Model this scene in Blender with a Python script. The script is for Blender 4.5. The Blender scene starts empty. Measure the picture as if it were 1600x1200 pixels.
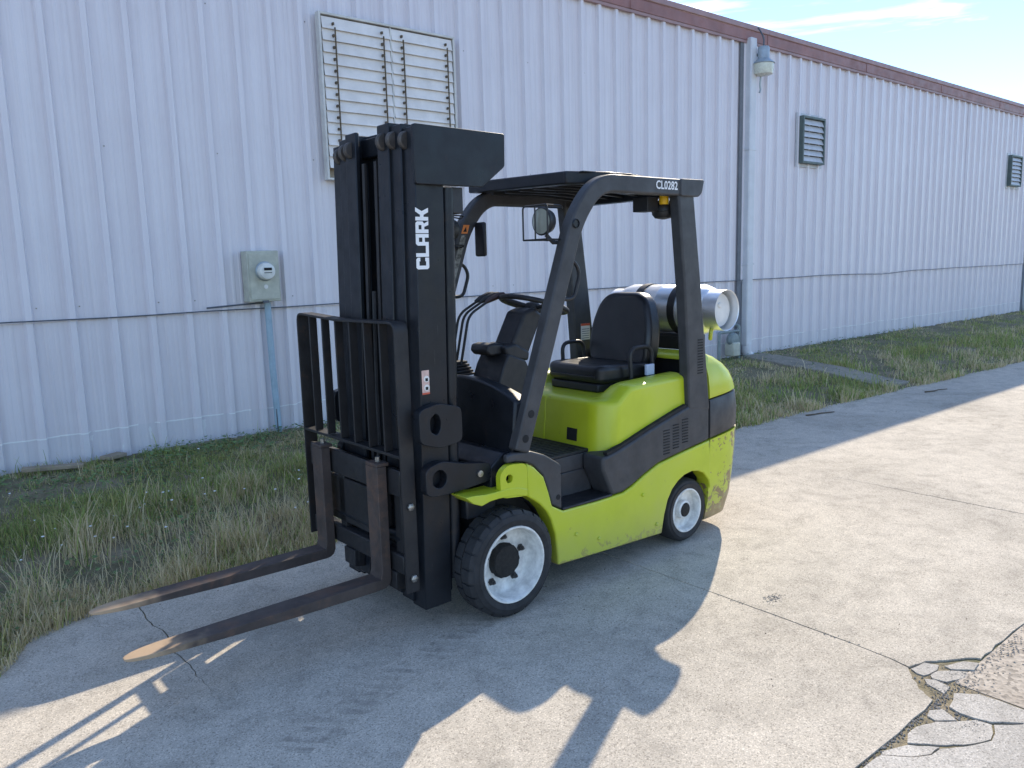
import bpy, bmesh, math, random
import numpy as np
from mathutils import Vector, Matrix, noise as mnoise

random.seed(7); rng = np.random.default_rng(7)
scene = bpy.context.scene
COL = scene.collection
R = math.radians

# ------------------------------------------------------------------ camera
YAW, PITCH, ROLL, CAM_H = 0.68597, 0.15117, -0.02814, 1.708
fw = Vector((math.sin(YAW)*math.cos(PITCH), math.cos(YAW)*math.cos(PITCH), -math.sin(PITCH)))
rt = Vector((math.cos(YAW), -math.sin(YAW), 0.0))
up = rt.cross(fw)
rt2 = rt*math.cos(ROLL) + up*math.sin(ROLL)
up2 = -rt*math.sin(ROLL) + up*math.cos(ROLL)
cd = bpy.data.cameras.new('camera'); cam = bpy.data.objects.new('camera', cd); COL.objects.link(cam)
m = Matrix((rt2, up2, -fw)).transposed().to_4x4(); m.translation = (0, 0, CAM_H)
cam.matrix_world = m
cd.sensor_width = 36.0; cd.lens = 1225.37/1600*36.0; cd.clip_end = 2000; cd.clip_start = 0.05
scene.camera = cam

# ------------------------------------------------------------------ sky, sun, exposure
SUN_TO = Vector((1.29, 0.70, 1.0)).normalized()        # towards the sun
EL = math.asin(SUN_TO.z); AZ = math.atan2(SUN_TO.x, SUN_TO.y)
world = bpy.data.worlds.new('World'); scene.world = world; world.use_nodes = True
wn = world.node_tree; wn.nodes.clear()
def wN(t): return wn.nodes.new(t)
wo = wN('ShaderNodeOutputWorld'); bg = wN('ShaderNodeBackground')
sky = wN('ShaderNodeTexSky'); sky.sky_type = 'NISHITA'; sky.sun_disc = False
sky.sun_elevation = EL; sky.sun_rotation = AZ; sky.altitude = 50; sky.air_density = 1.0; sky.dust_density = 0.0; sky.ozone_density = 6.0
bg.inputs['Strength'].default_value = 0.15
# thin bright cloud streaks over the whole dome
tc = wN('ShaderNodeTexCoord'); mp = wN('ShaderNodeMapping'); mp.inputs['Scale'].default_value = (1.0, 1.0, 7.0)
mp.inputs['Rotation'].default_value = (0.0, 0.10, 0.3)
nz = wN('ShaderNodeTexNoise'); nz.inputs['Scale'].default_value = 2.6; nz.inputs['Detail'].default_value = 9; nz.inputs['Roughness'].default_value = 0.58; nz.inputs['Distortion'].default_value = 0.35
cr = wN('ShaderNodeValToRGB'); cr.color_ramp.elements[0].position = 0.53; cr.color_ramp.elements[1].position = 0.66
cr.color_ramp.elements[1].color = (.75, .75, .75, 1)
mx = wN('ShaderNodeMix'); mx.data_type = 'RGBA'; mx.inputs['B'].default_value = (7.0, 6.9, 6.8, 1)
wn.links.new(tc.outputs['Generated'], mp.inputs['Vector']); wn.links.new(mp.outputs['Vector'], nz.inputs['Vector'])
wn.links.new(nz.outputs['Fac'], cr.inputs['Fac']); wn.links.new(cr.outputs['Color'], mx.inputs['Factor'])
wn.links.new(sky.outputs['Color'], mx.inputs['A']); wn.links.new(mx.outputs['Result'], bg.inputs['Color'])
wn.links.new(bg.outputs['Background'], wo.inputs['Surface'])

sd = bpy.data.lights.new('sun', 'SUN'); sd.energy = 3.3; sd.angle = R(0.53); sd.color = (1.0, 0.88, 0.70)
sun = bpy.data.objects.new('sun', sd); COL.objects.link(sun); sun.location = SUN_TO*60
sun.rotation_euler = (-SUN_TO).to_track_quat('-Z', 'Y').to_euler()
vs = scene.view_settings; vs.view_transform = 'Standard'; vs.look = 'None'; vs.gamma = 1.0; vs.exposure = 1.04; vs.use_curve_mapping = False
scene.render.engine = 'CYCLES'
scene.cycles.max_bounces = 6; scene.cycles.diffuse_bounces = 4

# ------------------------------------------------------------------ material helper
def hexc(r, g, b): return (r, g, b, 1.0)
class NT:
    def __init__(s, name):
        s.m = bpy.data.materials.new(name); s.m.use_nodes = True
        s.t = s.m.node_tree; s.b = s.t.nodes['Principled BSDF']
        s.tc = s.t.nodes.new('ShaderNodeTexCoord'); s.vec = s.tc.outputs['Object']
    def n(s, t, **k):
        x = s.t.nodes.new(t)
        for a, v in k.items(): setattr(x, a, v)
        return x
    def L(s, a, b): s.t.links.new(a, b)
    def map(s, scale=(1,1,1), loc=(0,0,0), rot=(0,0,0), vec=None):
        x = s.n('ShaderNodeMapping'); x.inputs['Scale'].default_value = scale; x.inputs['Location'].default_value = loc; x.inputs['Rotation'].default_value = rot
        s.L(vec or s.vec, x.inputs['Vector']); return x.outputs['Vector']
    def noise(s, scale=5, detail=6, rough=.55, vec=None, dist=0):
        x = s.n('ShaderNodeTexNoise'); x.inputs['Scale'].default_value = scale; x.inputs['Detail'].default_value = detail
        x.inputs['Roughness'].default_value = rough; x.inputs['Distortion'].default_value = dist; s.L(vec or s.vec, x.inputs['Vector']); return x.outputs['Fac']
    def voro(s, scale=5, vec=None, feature='F1', out='Distance'):
        x = s.n('ShaderNodeTexVoronoi'); x.feature = feature; x.inputs['Scale'].default_value = scale; s.L(vec or s.vec, x.inputs['Vector']); return x.outputs[out]
    def ramp(s, fac, stops):
        x = s.n('ShaderNodeValToRGB'); e = x.color_ramp.elements
        while len(e) < len(stops): e.new(0.5)
        for i, (p, c) in enumerate(stops):
            e[i].position = p; e[i].color = c if isinstance(c, tuple) else (c, c, c, 1)
        s.L(fac, x.inputs['Fac']); return x.outputs['Color']
    def mix(s, fac, a, b, mode='MIX'):
        x = s.n('ShaderNodeMix'); x.data_type = 'RGBA'; x.blend_type = mode
        for v, k in ((fac, 'Factor'), (a, 'A'), (b, 'B')):
            if isinstance(v, (int, float)): x.inputs[k].default_value = v
            elif isinstance(v, tuple): x.inputs[k].default_value = v
            else: s.L(v, x.inputs[k])
        return x.outputs['Result']
    def math(s, op, a, b=0.5):
        x = s.n('ShaderNodeMath'); x.operation = op
        for i, v in enumerate((a, b)):
            if isinstance(v, (int, float)): x.inputs[i].default_value = v
            else: s.L(v, x.inputs[i])
        return x.outputs[0]
    def sep(s, vec=None):
        x = s.n('ShaderNodeSeparateXYZ'); s.L(vec or s.vec, x.inputs[0]); return x.outputs
    def set(s, k, v):
        i = s.b.inputs[k]
        if isinstance(v, (int, float, tuple)): i.default_value = v
        else: s.L(v, i)
    def bump(s, h, strength=.3, dist=.01):
        x = s.n('ShaderNodeBump'); x.inputs['Strength'].default_value = strength; x.inputs['Distance'].default_value = dist
        s.L(h, x.inputs['Height']); s.L(x.outputs['Normal'], s.b.inputs['Normal'])

M = {}
def simple(name, col, rough=.5, metal=0.0, var=.15, scale=9, spec=None, bump=0, bscale=60):
    t = NT(name); c = hexc(*col)
    d = tuple(x*(1-var) for x in col)+(1,); l = tuple(min(1, x*(1+var)) for x in col)+(1,)
    f = t.noise(scale, 7, .6)
    t.set('Base Color', t.ramp(f, [(.3, d), (.7, l)])); t.set('Metallic', metal)
    t.set('Roughness', t.ramp(t.noise(scale*2.3, 5), [(.3, max(0, rough-.08)), (.7, min(1, rough+.1))]))
    if spec is not None: t.set('Specular IOR Level', spec)
    if bump: t.bump(t.noise(bscale, 4), bump, .003)
    M[name] = t.m; return t.m

def mat_wall():
    t = NT('wall_paint')
    streak = t.noise(1.0, 6, .6, t.map((26, 26, .55)))
    blot = t.noise(1.6, 5)
    c = t.ramp(streak, [(.30, (.65, .595, .625, 1)), (.52, (.76, .71, .745, 1)), (.75, (.80, .755, .785, 1))])
    c = t.mix(.35, c, t.ramp(blot, [(.35, (.67, .615, .645, 1)), (.65, (.80, .755, .79, 1))]))
    # repainted, scuffed band near the ground with a ragged paint line
    geo = t.n('ShaderNodeNewGeometry'); z = t.sep(geo.outputs['Position'])[2]; gp = geo.outputs['Position']
    zz = t.math('ADD', z, t.math('MULTIPLY', t.math('SUBTRACT', t.noise(3, 4, .5, gp), .5), .05))
    line = t.math('MULTIPLY', t.math('GREATER_THAN', zz, .425), t.math('LESS_THAN', zz, .436))
    line = t.math('MULTIPLY', line, t.math('GREATER_THAN', t.noise(2.5, 3, .6, gp), .45))
    chips = t.math('GREATER_THAN', t.noise(1, 4, .6, t.map((9, 9, 3), vec=gp)), .66)
    chips = t.math('MULTIPLY', chips, t.math('LESS_THAN', zz, .40))
    run = t.ramp(t.noise(1, 5, .65, t.map((14, 14, .35), (3, 0, 1))), [(.66, 0.0), (.74, .30)]); c = t.mix(run, c, (.47, .40, .37, 1))
    c = t.mix(1.0, c, (.94, .94, .94, 1), 'MULTIPLY')
    c = t.mix(t.math('MAXIMUM', line, t.math('MULTIPLY', chips, .8)), c, (.86, .86, .86, 1))
    dirt = t.math('MULTIPLY', t.math('LESS_THAN', zz, .43), .22)
    c = t.mix(dirt, c, (.50, .53, .56, 1))
    oi = t.n('ShaderNodeObjectInfo')
    c = t.mix(.10, c, t.ramp(oi.outputs['Random'], [(0, (.62, .60, .62, 1)), (1, (.80, .80, .80, 1))]))
    t.set('Base Color', c); t.set('Roughness', .36); t.set('Specular IOR Level', .5)
    t.bump(t.noise(1.2, 3, .5, t.map((2, 2, .6))), .25, .02)
    M['wall'] = t.m
def mat_concrete(name, a, b, dark, seed):
    t = NT(name); geo = t.n('ShaderNodeNewGeometry'); P = t.map((1,1,1), (seed, seed*2, 0), vec=geo.outputs['Position'])
    big = t.noise(.9, 6, .6, P); mid = t.noise(7, 6, .65, P); fine = t.noise(170, 3, .6, P)
    c = t.ramp(big, [(.30, a), (.55, b), (.75, a)])
    c = t.mix(.5, c, t.ramp(mid, [(.3, dark), (.5, a), (.75, b)]))
    vc = t.n('ShaderNodeTexVoronoi'); vc.inputs['Scale'].default_value = 190; t.L(P, vc.inputs['Vector'])
    sp = t.ramp(t.sep(vc.outputs['Color'])[0], [(.0, .38), (.10, .55), (.17, .96), (.80, 1.0), (.92, 1.42)])
    c = t.mix(.60, c, t.mix(1.0, c, sp, 'MULTIPLY'))
    c = t.mix(.55, c, t.mix(1.0, c, t.ramp(t.noise(3.1, 7, .72, P, 1.5), [(.36, .74), (.50, 1.0), (.68, 1.06)]), 'MULTIPLY'))
    c = t.mix(.55, c, t.mix(1.0, c, t.ramp(fine, [(.33, .62), (.5, 1.0), (.68, 1.22)]), 'MULTIPLY'))
    st = t.noise(2.3, 5, .7, P, .6)
    c = t.mix(t.ramp(st, [(.56, 0.0), (.72, .55)]), c, dark)
    c = t.mix(.6, c, t.mix(1.0, c, t.ramp(t.noise(.55, 6, .62, P, 1.0), [(.34, .70), (.47, .93), (.60, 1.03)]), 'MULTIPLY'))
    spot = t.voro(1.7, P); c = t.mix(t.ramp(t.math('ADD', spot, t.math('MULTIPLY', t.noise(14, 3, .6, P), .10)), [(.075, .55), (.12, 0.0)]), c, dark)
    # faint lugged tyre print leading away from the front wheel
    lp = t.map((1, 1, 1), vec=geo.outputs['Position']); s3 = t.sep(geo.outputs['Position']); dx_, dy_ = -.9553, -.2957
    rx = t.math('SUBTRACT', s3[0], 2.178); ry = t.math('SUBTRACT', s3[1], 2.909)
    uu = t.math('ADD', t.math('MULTIPLY', rx, dx_), t.math('MULTIPLY', ry, dy_)); vv = t.math('ADD', t.math('MULTIPLY', rx, -dy_), t.math('MULTIPLY', ry, dx_))
    av = t.math('ABSOLUTE', vv); band = t.math('LESS_THAN', av, .075)
    lug = t.math('GREATER_THAN', t.math('SINE', t.math('MULTIPLY', t.math('ADD', uu, t.math('MULTIPLY', vv, .5)), 88)), -.1)
    on = t.math('MULTIPLY', t.math('GREATER_THAN', uu, -.1), t.math('LESS_THAN', uu, 1.25))
    pm = t.math('MULTIPLY', t.math('MULTIPLY', band, lug), on); pm = t.math('MULTIPLY', pm, t.ramp(t.noise(11, 5, .7, P), [(.42, 0.0), (.62, .55)]))
    c = t.mix(pm, c, tuple(q*.62 for q in dark[:3])+(1,))
    t.set('Base Color', c); t.set('Roughness', .92); t.set('Specular IOR Level', .2)
    h = t.math('ADD', t.math('MULTIPLY', fine, .5), t.math('MULTIPLY', mid, .8))
    t.bump(h, .55, .006)
    M[name] = t.m
def mat_green(name='green', worn=False):
    t = NT(name); f = t.noise(5, 7, .6); P = t.vec
    c = t.ramp(f, [(.3, (.47, .53, .018, 1)), (.7, (.55, .61, .028, 1))])
    chip = t.noise(16, 8, .7, P, .5)
    thr = .71 if not worn else .625
    z = t.sep()[2]; x = t.sep()[0]
    low = t.ramp(z, [(.10, .35), (.24, .04)]) if not worn else t.ramp(z, [(.08, .30), (.20, .15), (.42, .01), (.68, .05)])
    cm = t.math('ADD', chip, low)
    if worn:
        cm = t.math('ADD', cm, t.ramp(t.math('MULTIPLY', x, -1), [(.0, 0.0), (1.0, .0)]))
        cm = t.math('ADD', cm, t.ramp(t.math('SUBTRACT', t.math('MULTIPLY', x, -1), 1.0), [(.80, 0.0), (1.0, .20)]))
    k = t.ramp(cm, [(thr, 0.0), (thr+.02, 1.0)])
    under = t.ramp(t.noise(20, 5), [(.35, (.13, .10, .065, 1)), (.5, (.22, .105, .05, 1)), (.7, (.30, .26, .17, 1))])
    c = t.mix(t.math('MULTIPLY', k, .9 if worn else .5), c, under)
    c = t.mix(t.ramp(t.noise(2.5, 6, .65), [(.48, 0.0), (.78, .35)]), c, (.33, .34, .13, 1))
    scr = t.ramp(t.noise(1, 5, .7, t.map((5, 5, 70), (0, 0, 0), (.0, .35, .0))), [(.69, 0.0), (.72, .5)]); c = t.mix(scr, c, (.50, .54, .25, 1))
    smg = t.ramp(t.noise(9, 7, .75, None, 1.2), [(.63, 0.0), (.72, .40)]); c = t.mix(smg, c, (.17, .18, .08, 1))
    c = t.mix(t.ramp(t.math('ADD', z, t.math('MULTIPLY', t.noise(6, 5), .25)), [(.20, .45), (.50, 0.0)]), c, (.30, .27, .17, 1))
    t.set('Base Color', c); t.set('Roughness', t.ramp(t.noise(9, 5), [(.3, .28), (.75, .48)])); t.set('Coat Weight', .15); t.set('Coat Roughness', .2)
    t.bump(t.noise(3, 3), .12, .01)
    M[name] = t.m
def mat_metal_dark(name, base, rustamt=.2, rough=.5, rust=(.10, .055, .03, 1)):
    t = NT(name); f = t.noise(8, 8, .65)
    c = t.ramp(f, [(.3, tuple(x*.75 for x in base)+(1,)), (.7, tuple(x*1.3 for x in base)+(1,))])
    r = t.ramp(t.noise(6, 9, .72, None, .4), [(.62-rustamt*.3, 0.0), (.74-rustamt*.3, 1.0)])
    c = t.mix(t.math('MULTIPLY', r, min(1, rustamt*2.2)), c, rust)
    sc = t.ramp(t.noise(1, 6, .7, t.map((60, 60, 4))), [(.66, 0.0), (.74, .30)])
    c = t.mix(sc, c, (.16, .155, .15, 1))
    t.set('Base Color', c); t.set('Roughness', t.ramp(t.noise(12, 5), [(.3, rough-.1), (.7, rough+.15)])); t.set('Specular IOR Level', .34)
    t.bump(t.noise(40, 4), .12, .003)
    M[name] = t.m
mat_wall()
mat_concrete('concrete', (.50, .448, .368, 1), (.57, .515, .43, 1), (.33, .295, .245, 1), 0)
mat_concrete('concrete_old', (.47, .435, .38, 1), (.56, .525, .47, 1), (.34, .31, .265, 1), 13)
mat_concrete('concrete_dirty', (.30, .27, .215, 1), (.37, .335, .27, 1), (.17, .155, .11, 1), 29)
mat_green('green'); mat_green('green_worn', True)
mat_metal_dark('mast_black', (.011, .013, .017), .10, .36)
mat_metal_dark('frame_grey', (.052, .052, .055), .06, .48)
def add_wear(name):
    t = M[name].node_tree; b = t.nodes['Principled BSDF']; lk = b.inputs['Base Color'].links[0]; src = lk.from_socket
    tc_ = t.nodes.new('ShaderNodeTexCoord'); sx = t.nodes.new('ShaderNodeSeparateXYZ'); t.links.new(tc_.outputs['Object'], sx.inputs[0])
    nz_ = t.nodes.new('ShaderNodeTexNoise'); nz_.inputs['Scale'].default_value = 14; nz_.inputs['Detail'].default_value = 6; t.links.new(tc_.outputs['Object'], nz_.inputs['Vector'])
    ma = t.nodes.new('ShaderNodeMath'); ma.operation = 'MULTIPLY_ADD'; t.links.new(nz_.outputs['Fac'], ma.inputs[0]); ma.inputs[1].default_value = .30; t.links.new(sx.outputs[0], ma.inputs[2])
    mr = t.nodes.new('ShaderNodeMapRange'); t.links.new(ma.outputs[0], mr.inputs['Value']); mr.inputs['From Min'].default_value = 1.52; mr.inputs['From Max'].default_value = 1.72
    mx_ = t.nodes.new('ShaderNodeMix'); mx_.data_type = 'RGBA'; t.links.new(mr.outputs[0], mx_.inputs['Factor']); t.links.new(src, mx_.inputs['A']); mx_.inputs['B'].default_value = (.42, .30, .19, 1)
    t.links.new(mx_.outputs['Result'], b.inputs['Base Color'])
mat_metal_dark('carriage_black', (.024, .023, .024), .14, .5)
mat_metal_dark('fork_steel', (.070, .054, .048), .35, .6, (.13, .078, .055, 1))
add_wear('fork_steel')
simple('fork_worn', (.40, .27, .17), .5, .2, .6, 26)
simple('roller_steel', (.085, .075, .068), .5, .3, .3, 20)
simple('scuffed_tape', (.16, .16, .15), .45, .2, .95, 38)
simple('black_plastic', (.018, .018, .020), .5, 0, .2, 12, bump=.15)
simple('rubber', (.022, .022, .024), .72, 0, .35, 14, bump=.4, bscale=45)
simple('vinyl', (.014, .014, .016), .36, 0, .2, 6, bump=.2, bscale=150)
simple('rim_white', (.68, .675, .64), .5, 0, .30, 17)
simple('grease', (.012, .011, .010), .75, 0, .3, 30, bump=1.0, bscale=40)
simple('nut_dark', (.07, .068, .066), .5, .3, .4, 60)
simple('bolt', (.35, .33, .30), .4, .8, .3, 30)
simple('aluminium', (.80, .81, .82), .42, .82, .06, 5)
simple('chrome_glass', (.42, .45, .40), .12, .3, .2, 10)
simple('white_paint', (.80, .80, .80), .5, 0, .04)
simple('fascia', (.27, .125, .110), .5, 0, .18, 4)
simple('fascia_top', (.33, .20, .19), .5, 0, .15, 4)
simple('trim_grey', (.50, .50, .52), .5, 0, .12, 4)
simple('downspout', (.62, .62, .64), .45, 0, .08, 4)
simple('joint_dark', (.16, .17, .19), .7)
simple('shutter_white', (.74, .70, .67), .55, 0, .10, 7)
simple('shutter_frame', (.60, .585, .55), .55, 0, .15, 7)
simple('wood_old', (.30, .24, .17), .8, 0, .25, 14)
simple('vent_green', (.085, .115, .11), .5, 0, .2, 8)
simple('vent_blade', (.50, .51, .53), .45, 0, .12, 8)
simple('galv', (.36, .41, .44), .45, .35, .2, 8)
simple('meter_box', (.46, .46, .38), .5, 0, .18, 10)
simple('conduit', (.33, .44, .52), .5, 0, .12, 8)
simple('meter_glass', (.70, .70, .66), .15, 0, .1, 20)
simple('lamp_lens', (.62, .62, .52), .25, 0, .12, 16)
simple('yellow', (.80, .46, .01), .4, 0, .08)
simple('red_sticker', (.60, .10, .05), .5, 0, .1)
simple('orange_sticker', (.72, .22, .05), .5, 0, .1)
simple('label_white', (.72, .70, .66), .5, 0, .1)
simple('label_pink', (.62, .42, .36), .6, 0, .2, 40)
simple('knob_red', (.05, .026, .024), .4, 0, .2)
simple('tag_blue', (.55, .62, .80), .4, 0, .1)
simple('grit', (.34, .29, .23), .95, 0, .45, 55)
simple('stick', (.10, .075, .05), .9, 0, .3, 20)
simple('gas_pipe', (.22, .26, .26), .55, 0, .25, 15)
simple('inner_dark', (.010, .010, .011), .8, 0, .2)
simple('cable_grey', (.10, .11, .13), .6)
simple('valve_brass', (.45, .50, .06), .4, .2, .2)

def mat_dirt():
    t = NT('dirt'); geo = t.n('ShaderNodeNewGeometry'); P = geo.outputs['Position']
    a = t.noise(2.2, 7, .65, P); b = t.noise(35, 5, .7, P)
    c = t.ramp(a, [(.3, (.11, .115, .050, 1)), (.5, (.20, .17, .10, 1)), (.7, (.31, .255, .175, 1))])
    c = t.mix(.6, c, t.mix(1, c, t.ramp(b, [(.3, .5), (.7, 1.5)]), 'MULTIPLY'))
    t.set('Base Color', c); t.set('Roughness', .95); t.bump(b, .8, .02); M['dirt'] = t.m
    t = NT('gravel_dirt'); geo = t.n('ShaderNodeNewGeometry'); P = geo.outputs['Position']
    a = t.noise(3, 7, .65, P); v = t.n('ShaderNodeTexVoronoi'); v.inputs['Scale'].default_value = 70; t.L(P, v.inputs['Vector'])
    c = t.ramp(a, [(.3, (.29, .245, .195, 1)), (.7, (.44, .385, .315, 1))])
    c = t.mix(.6, c, t.mix(1, c, t.ramp(t.sep(v.outputs['Color'])[0], [(.1, .4), (.3, .9), (.9, 1.4)]), 'MULTIPLY'))
    t.set('Base Color', c); t.set('Roughness', .95); t.bump(t.math('ADD', v.outputs['Distance'], t.noise(20, 4, .6, P)), .35, .004); M['gravel'] = t.m
    t = NT('grass_blade'); at = t.n('ShaderNodeVertexColor'); at.layer_name = 'Col'
    t.set('Base Color', at.outputs['Color']); t.set('Roughness', .65); t.set('Specular IOR Level', .25)
    t.set('Subsurface Weight', 0.0)
    tr = t.n('ShaderNodeBsdfTranslucent'); t.L(at.outputs['Color'], tr.inputs['Color'])
    ms = t.n('ShaderNodeMixShader'); ms.inputs[0].default_value = .42
    out = t.t.nodes['Material Output']; t.L(t.b.outputs[0], ms.inputs[1]); t.L(tr.outputs[0], ms.inputs[2]); t.L(ms.outputs[0], out.inputs['Surface'])
    M['grass'] = t.m
mat_dirt()

# ------------------------------------------------------------------ mesh helper
class MB:
    def __init__(s): s.v = []; s.f = []; s.mi = []; s.cur = 0
    def add(s, vs, fs):
        o = len(s.v); s.v += [tuple(p) for p in vs]
        for f in fs: s.f.append(tuple(i+o for i in f)); s.mi.append(s.cur)
        return s
    def box(s, x0, x1, y0, y1, z0, z1):
        v = [(x, y, z) for x in (x0, x1) for y in (y0, y1) for z in (z0, z1)]
        return s.add(v, [(0,1,3,2), (4,6,7,5), (0,4,5,1), (2,3,7,6), (0,2,6,4), (1,5,7,3)])
    def prism(s, poly, axis, a, b):
        def P(u, w, k): return {'y': (u, k, w), 'x': (k, u, w), 'z': (u, w, k)}[axis]
        n = len(poly); v = [P(u, w, a) for u, w in poly]+[P(u, w, b) for u, w in poly]
        f = [tuple(range(n)), tuple(range(2*n-1, n-1, -1))]+[(i, i+n, (i+1) % n+n, (i+1) % n) for i in range(n)]
        return s.add(v, f)
    def tube(s, pts, r, n=10, caps=True, rr=None):
        pts = [Vector(p) for p in pts]; rings = []; last = None
        for i, p in enumerate(pts):
            d = (pts[min(i+1, len(pts)-1)]-pts[max(i-1, 0)]).normalized()
            if last is None:
                a = Vector((0, 0, 1)) if abs(d.z) < .9 else Vector((1, 0, 0)); u = d.cross(a).normalized()
            else: u = (last-d*last.dot(d)).normalized()
            last = u; w = d.cross(u); rad = rr[i] if rr else r
            rings.append([p+(u*math.cos(t)+w*math.sin(t))*rad for t in [2*math.pi*k/n for k in range(n)]])
        v = [q for g in rings for q in g]; f = []
        for i in range(len(rings)-1):
            for k in range(n): f.append((i*n+k, i*n+(k+1) % n, (i+1)*n+(k+1) % n, (i+1)*n+k))
        if caps: f += [tuple(range(n-1, -1, -1)), tuple(range((len(rings)-1)*n, len(rings)*n))]
        return s.add(v, f)
    def lathe(s, prof, c, axis='y', n=32, closed=False):
        """prof: (radius, offset along the axis)"""
        v = []; f = []
        for r, o in prof:
            for k in range(n):
                t = 2*math.pi*k/n; a, b = r*math.cos(t), r*math.sin(t)
                v.append({'y': (c[0]+a, c[1]+o, c[2]+b), 'x': (c[0]+o, c[1]+a, c[2]+b), 'z': (c[0]+a, c[1]+b, c[2]+o)}[axis])
        m_ = len(prof)
        for i in range(m_ if closed else m_-1):
            j = (i+1) % m_
            for k in range(n): f.append((i*n+k, i*n+(k+1) % n, j*n+(k+1) % n, j*n+k))
        if not closed:
            f += [tuple(range(n)), tuple(range((m_-1)*n, m_*n))]
        return s.add(v, f)
    def xform(s, fn, start=0):
        s.v = s.v[:start]+[tuple(fn(Vector(p))) for p in s.v[start:]]; return s
    def build(s, name, mat, parent=None, bevel=0, smooth=False, seg=2, subsurf=0, angle=40):
        me = bpy.data.meshes.new(name); me.from_pydata(s.v, [], s.f)
        mats = mat if isinstance(mat, (list, tuple)) else [mat]
        for q in mats: me.materials.append(M[q] if isinstance(q, str) else q)
        if len(mats) > 1: me.polygons.foreach_set('material_index', s.mi)
        bm = bmesh.new(); bm.from_mesh(me); bmesh.ops.recalc_face_normals(bm, faces=bm.faces); bm.to_mesh(me); bm.free()
        o = bpy.data.objects.new(name, me); COL.objects.link(o)
        if parent: o.parent = parent
        if bevel:
            b = o.modifiers.new('b', 'BEVEL'); b.width = bevel; b.segments = seg; b.limit_method = 'ANGLE'; b.angle_limit = R(30)
        if subsurf:
            q = o.modifiers.new('s', 'SUBSURF'); q.levels = subsurf; q.render_levels = subsurf
        if smooth or bevel:
            me.polygons.foreach_set('use_smooth', [True]*len(me.polygons))
            if not subsurf:
                try: me.set_sharp_from_angle(angle=R(angle))
                except Exception: pass
        return o
def tag(o, label=None, cat=None, group=None, kind=None):
    if label: o['label'] = label
    if cat: o['category'] = cat
    if group: o['group'] = group
    if kind: o['kind'] = kind
    return o
def empty(name, loc=(0,0,0), rz=0.0):
    o = bpy.data.objects.new(name, None); o.empty_display_size = .2; COL.objects.link(o); o.location = loc; o.rotation_euler = (0, 0, rz); return o
def B(x0, x1, y0, y1, z0, z1): return MB().box(x0, x1, y0, y1, z0, z1)
def PR(poly, axis, a, b): return MB().prism(poly, axis, a, b)
def arc(cx, cz, r, a0, a1, n): return [(cx+r*math.cos(R(a0+(a1-a0)*i/n)), cz+r*math.sin(R(a0+(a1-a0)*i/n))) for i in range(n+1)]
def rpoly(poly, r, n=4):
    """round the corners of a 2-D polygon"""
    out = []; N = len(poly)
    for i in range(N):
        p0, p1, p2 = Vector(poly[i-1]), Vector(poly[i]), Vector(poly[(i+1) % N])
        a, b = (p0-p1), (p2-p1); k = min(r, a.length*.45, b.length*.45)
        A, Bq = p1+a.normalized()*k, p1+b.normalized()*k
        for j in range(n+1):
            t = j/n; out.append(tuple((1-t)**2*A+2*t*(1-t)*p1+t*t*Bq))
    return out
def rpath(pts, r, n=5):
    pts = [Vector(p) for p in pts]; out = [pts[0]]
    for i in range(1, len(pts)-1):
        p0, p1, p2 = pts[i-1], pts[i], pts[i+1]; a, b = p0-p1, p2-p1; k = min(r, a.length*.48, b.length*.48)
        A, Bq = p1+a.normalized()*k, p1+b.normalized()*k
        for j in range(n+1):
            t = j/n; out.append((1-t)**2*A+2*t*(1-t)*p1+t*t*Bq)
    out.append(pts[-1]); return out
def text_mesh(txt, size):
    cu = bpy.data.curves.new('t', 'FONT'); cu.body = txt; cu.size = size; cu.align_x = 'CENTER'; cu.align_y = 'CENTER'; cu.offset = size*.022; cu.resolution_u = 3
    ob = bpy.data.objects.new('t', cu); COL.objects.link(ob)
    dg = bpy.context.evaluated_depsgraph_get(); me = bpy.data.meshes.new_from_object(ob.evaluated_get(dg))
    v = [tuple(p.co) for p in me.vertices]; f = [tuple(p.vertices) for p in me.polygons]
    bpy.data.objects.remove(ob); bpy.data.curves.remove(cu); bpy.data.meshes.remove(me)
    return v, f

# ================================================================== THE SETTING
WALL_Y = 7.173; RIB0 = 1.265; RP = .3048
EDGE = [(-30, 4.05), (-1.4, 4.02), (.10, 3.96), (.24, 3.90), (.336, 4.04), (.41, 4.22), (.65, 4.33), (.92, 4.41), (2.045, 4.453), (3.22, 4.49), (5.69, 4.55), (6.765, 4.578), (8.53, 4.573), (10.8, 4.46), (13.77, 4.30), (18, 4.15), (60, 4.0)]
def edge_y(x):
    for (a, b), (c, d) in zip(EDGE, EDGE[1:]):
        if a <= x <= c: return b+(d-b)*(x-a)/(c-a)
    return 4.0
def ground_z(x, y):
    e = edge_y(min(max(x, -29.9), 59.9)); t = (y-e)/(WALL_Y-e)
    if t <= -.04: return -.0085
    if t < .03: return -.0085+(t+.04)/.07*.002
    s = min(1, t); z = -.01+.205*(s*s*(3-2*s))**.8
    return z+.018*mnoise.noise(Vector((x*1.7, y*1.7, 0)))+.01*mnoise.noise(Vector((x*6, y*6, 3)))
def grid_mesh(xs, ys, fn):
    v = [(x, y, fn(x, y)) for y in ys for x in xs]; n = len(xs)
    f = [(j*n+i, j*n+i+1, (j+1)*n+i+1, (j+1)*n+i) for j in range(len(ys)-1) for i in range(n-1)]
    mb = MB(); mb.add(v, f); return mb
xs = [-900, -300, -100, -40, -25, -15, -10]+list(np.arange(-8, 26, .12))+[28, 32, 40, 60, 100, 300, 900]
ys = [-900, -300, -100, -50, -30, -21.2, -20.8, -10, 0, 2, 3]+list(np.arange(3.4, 7.6, .1))+[9, 20, 40, 100, 300, 900]
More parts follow.
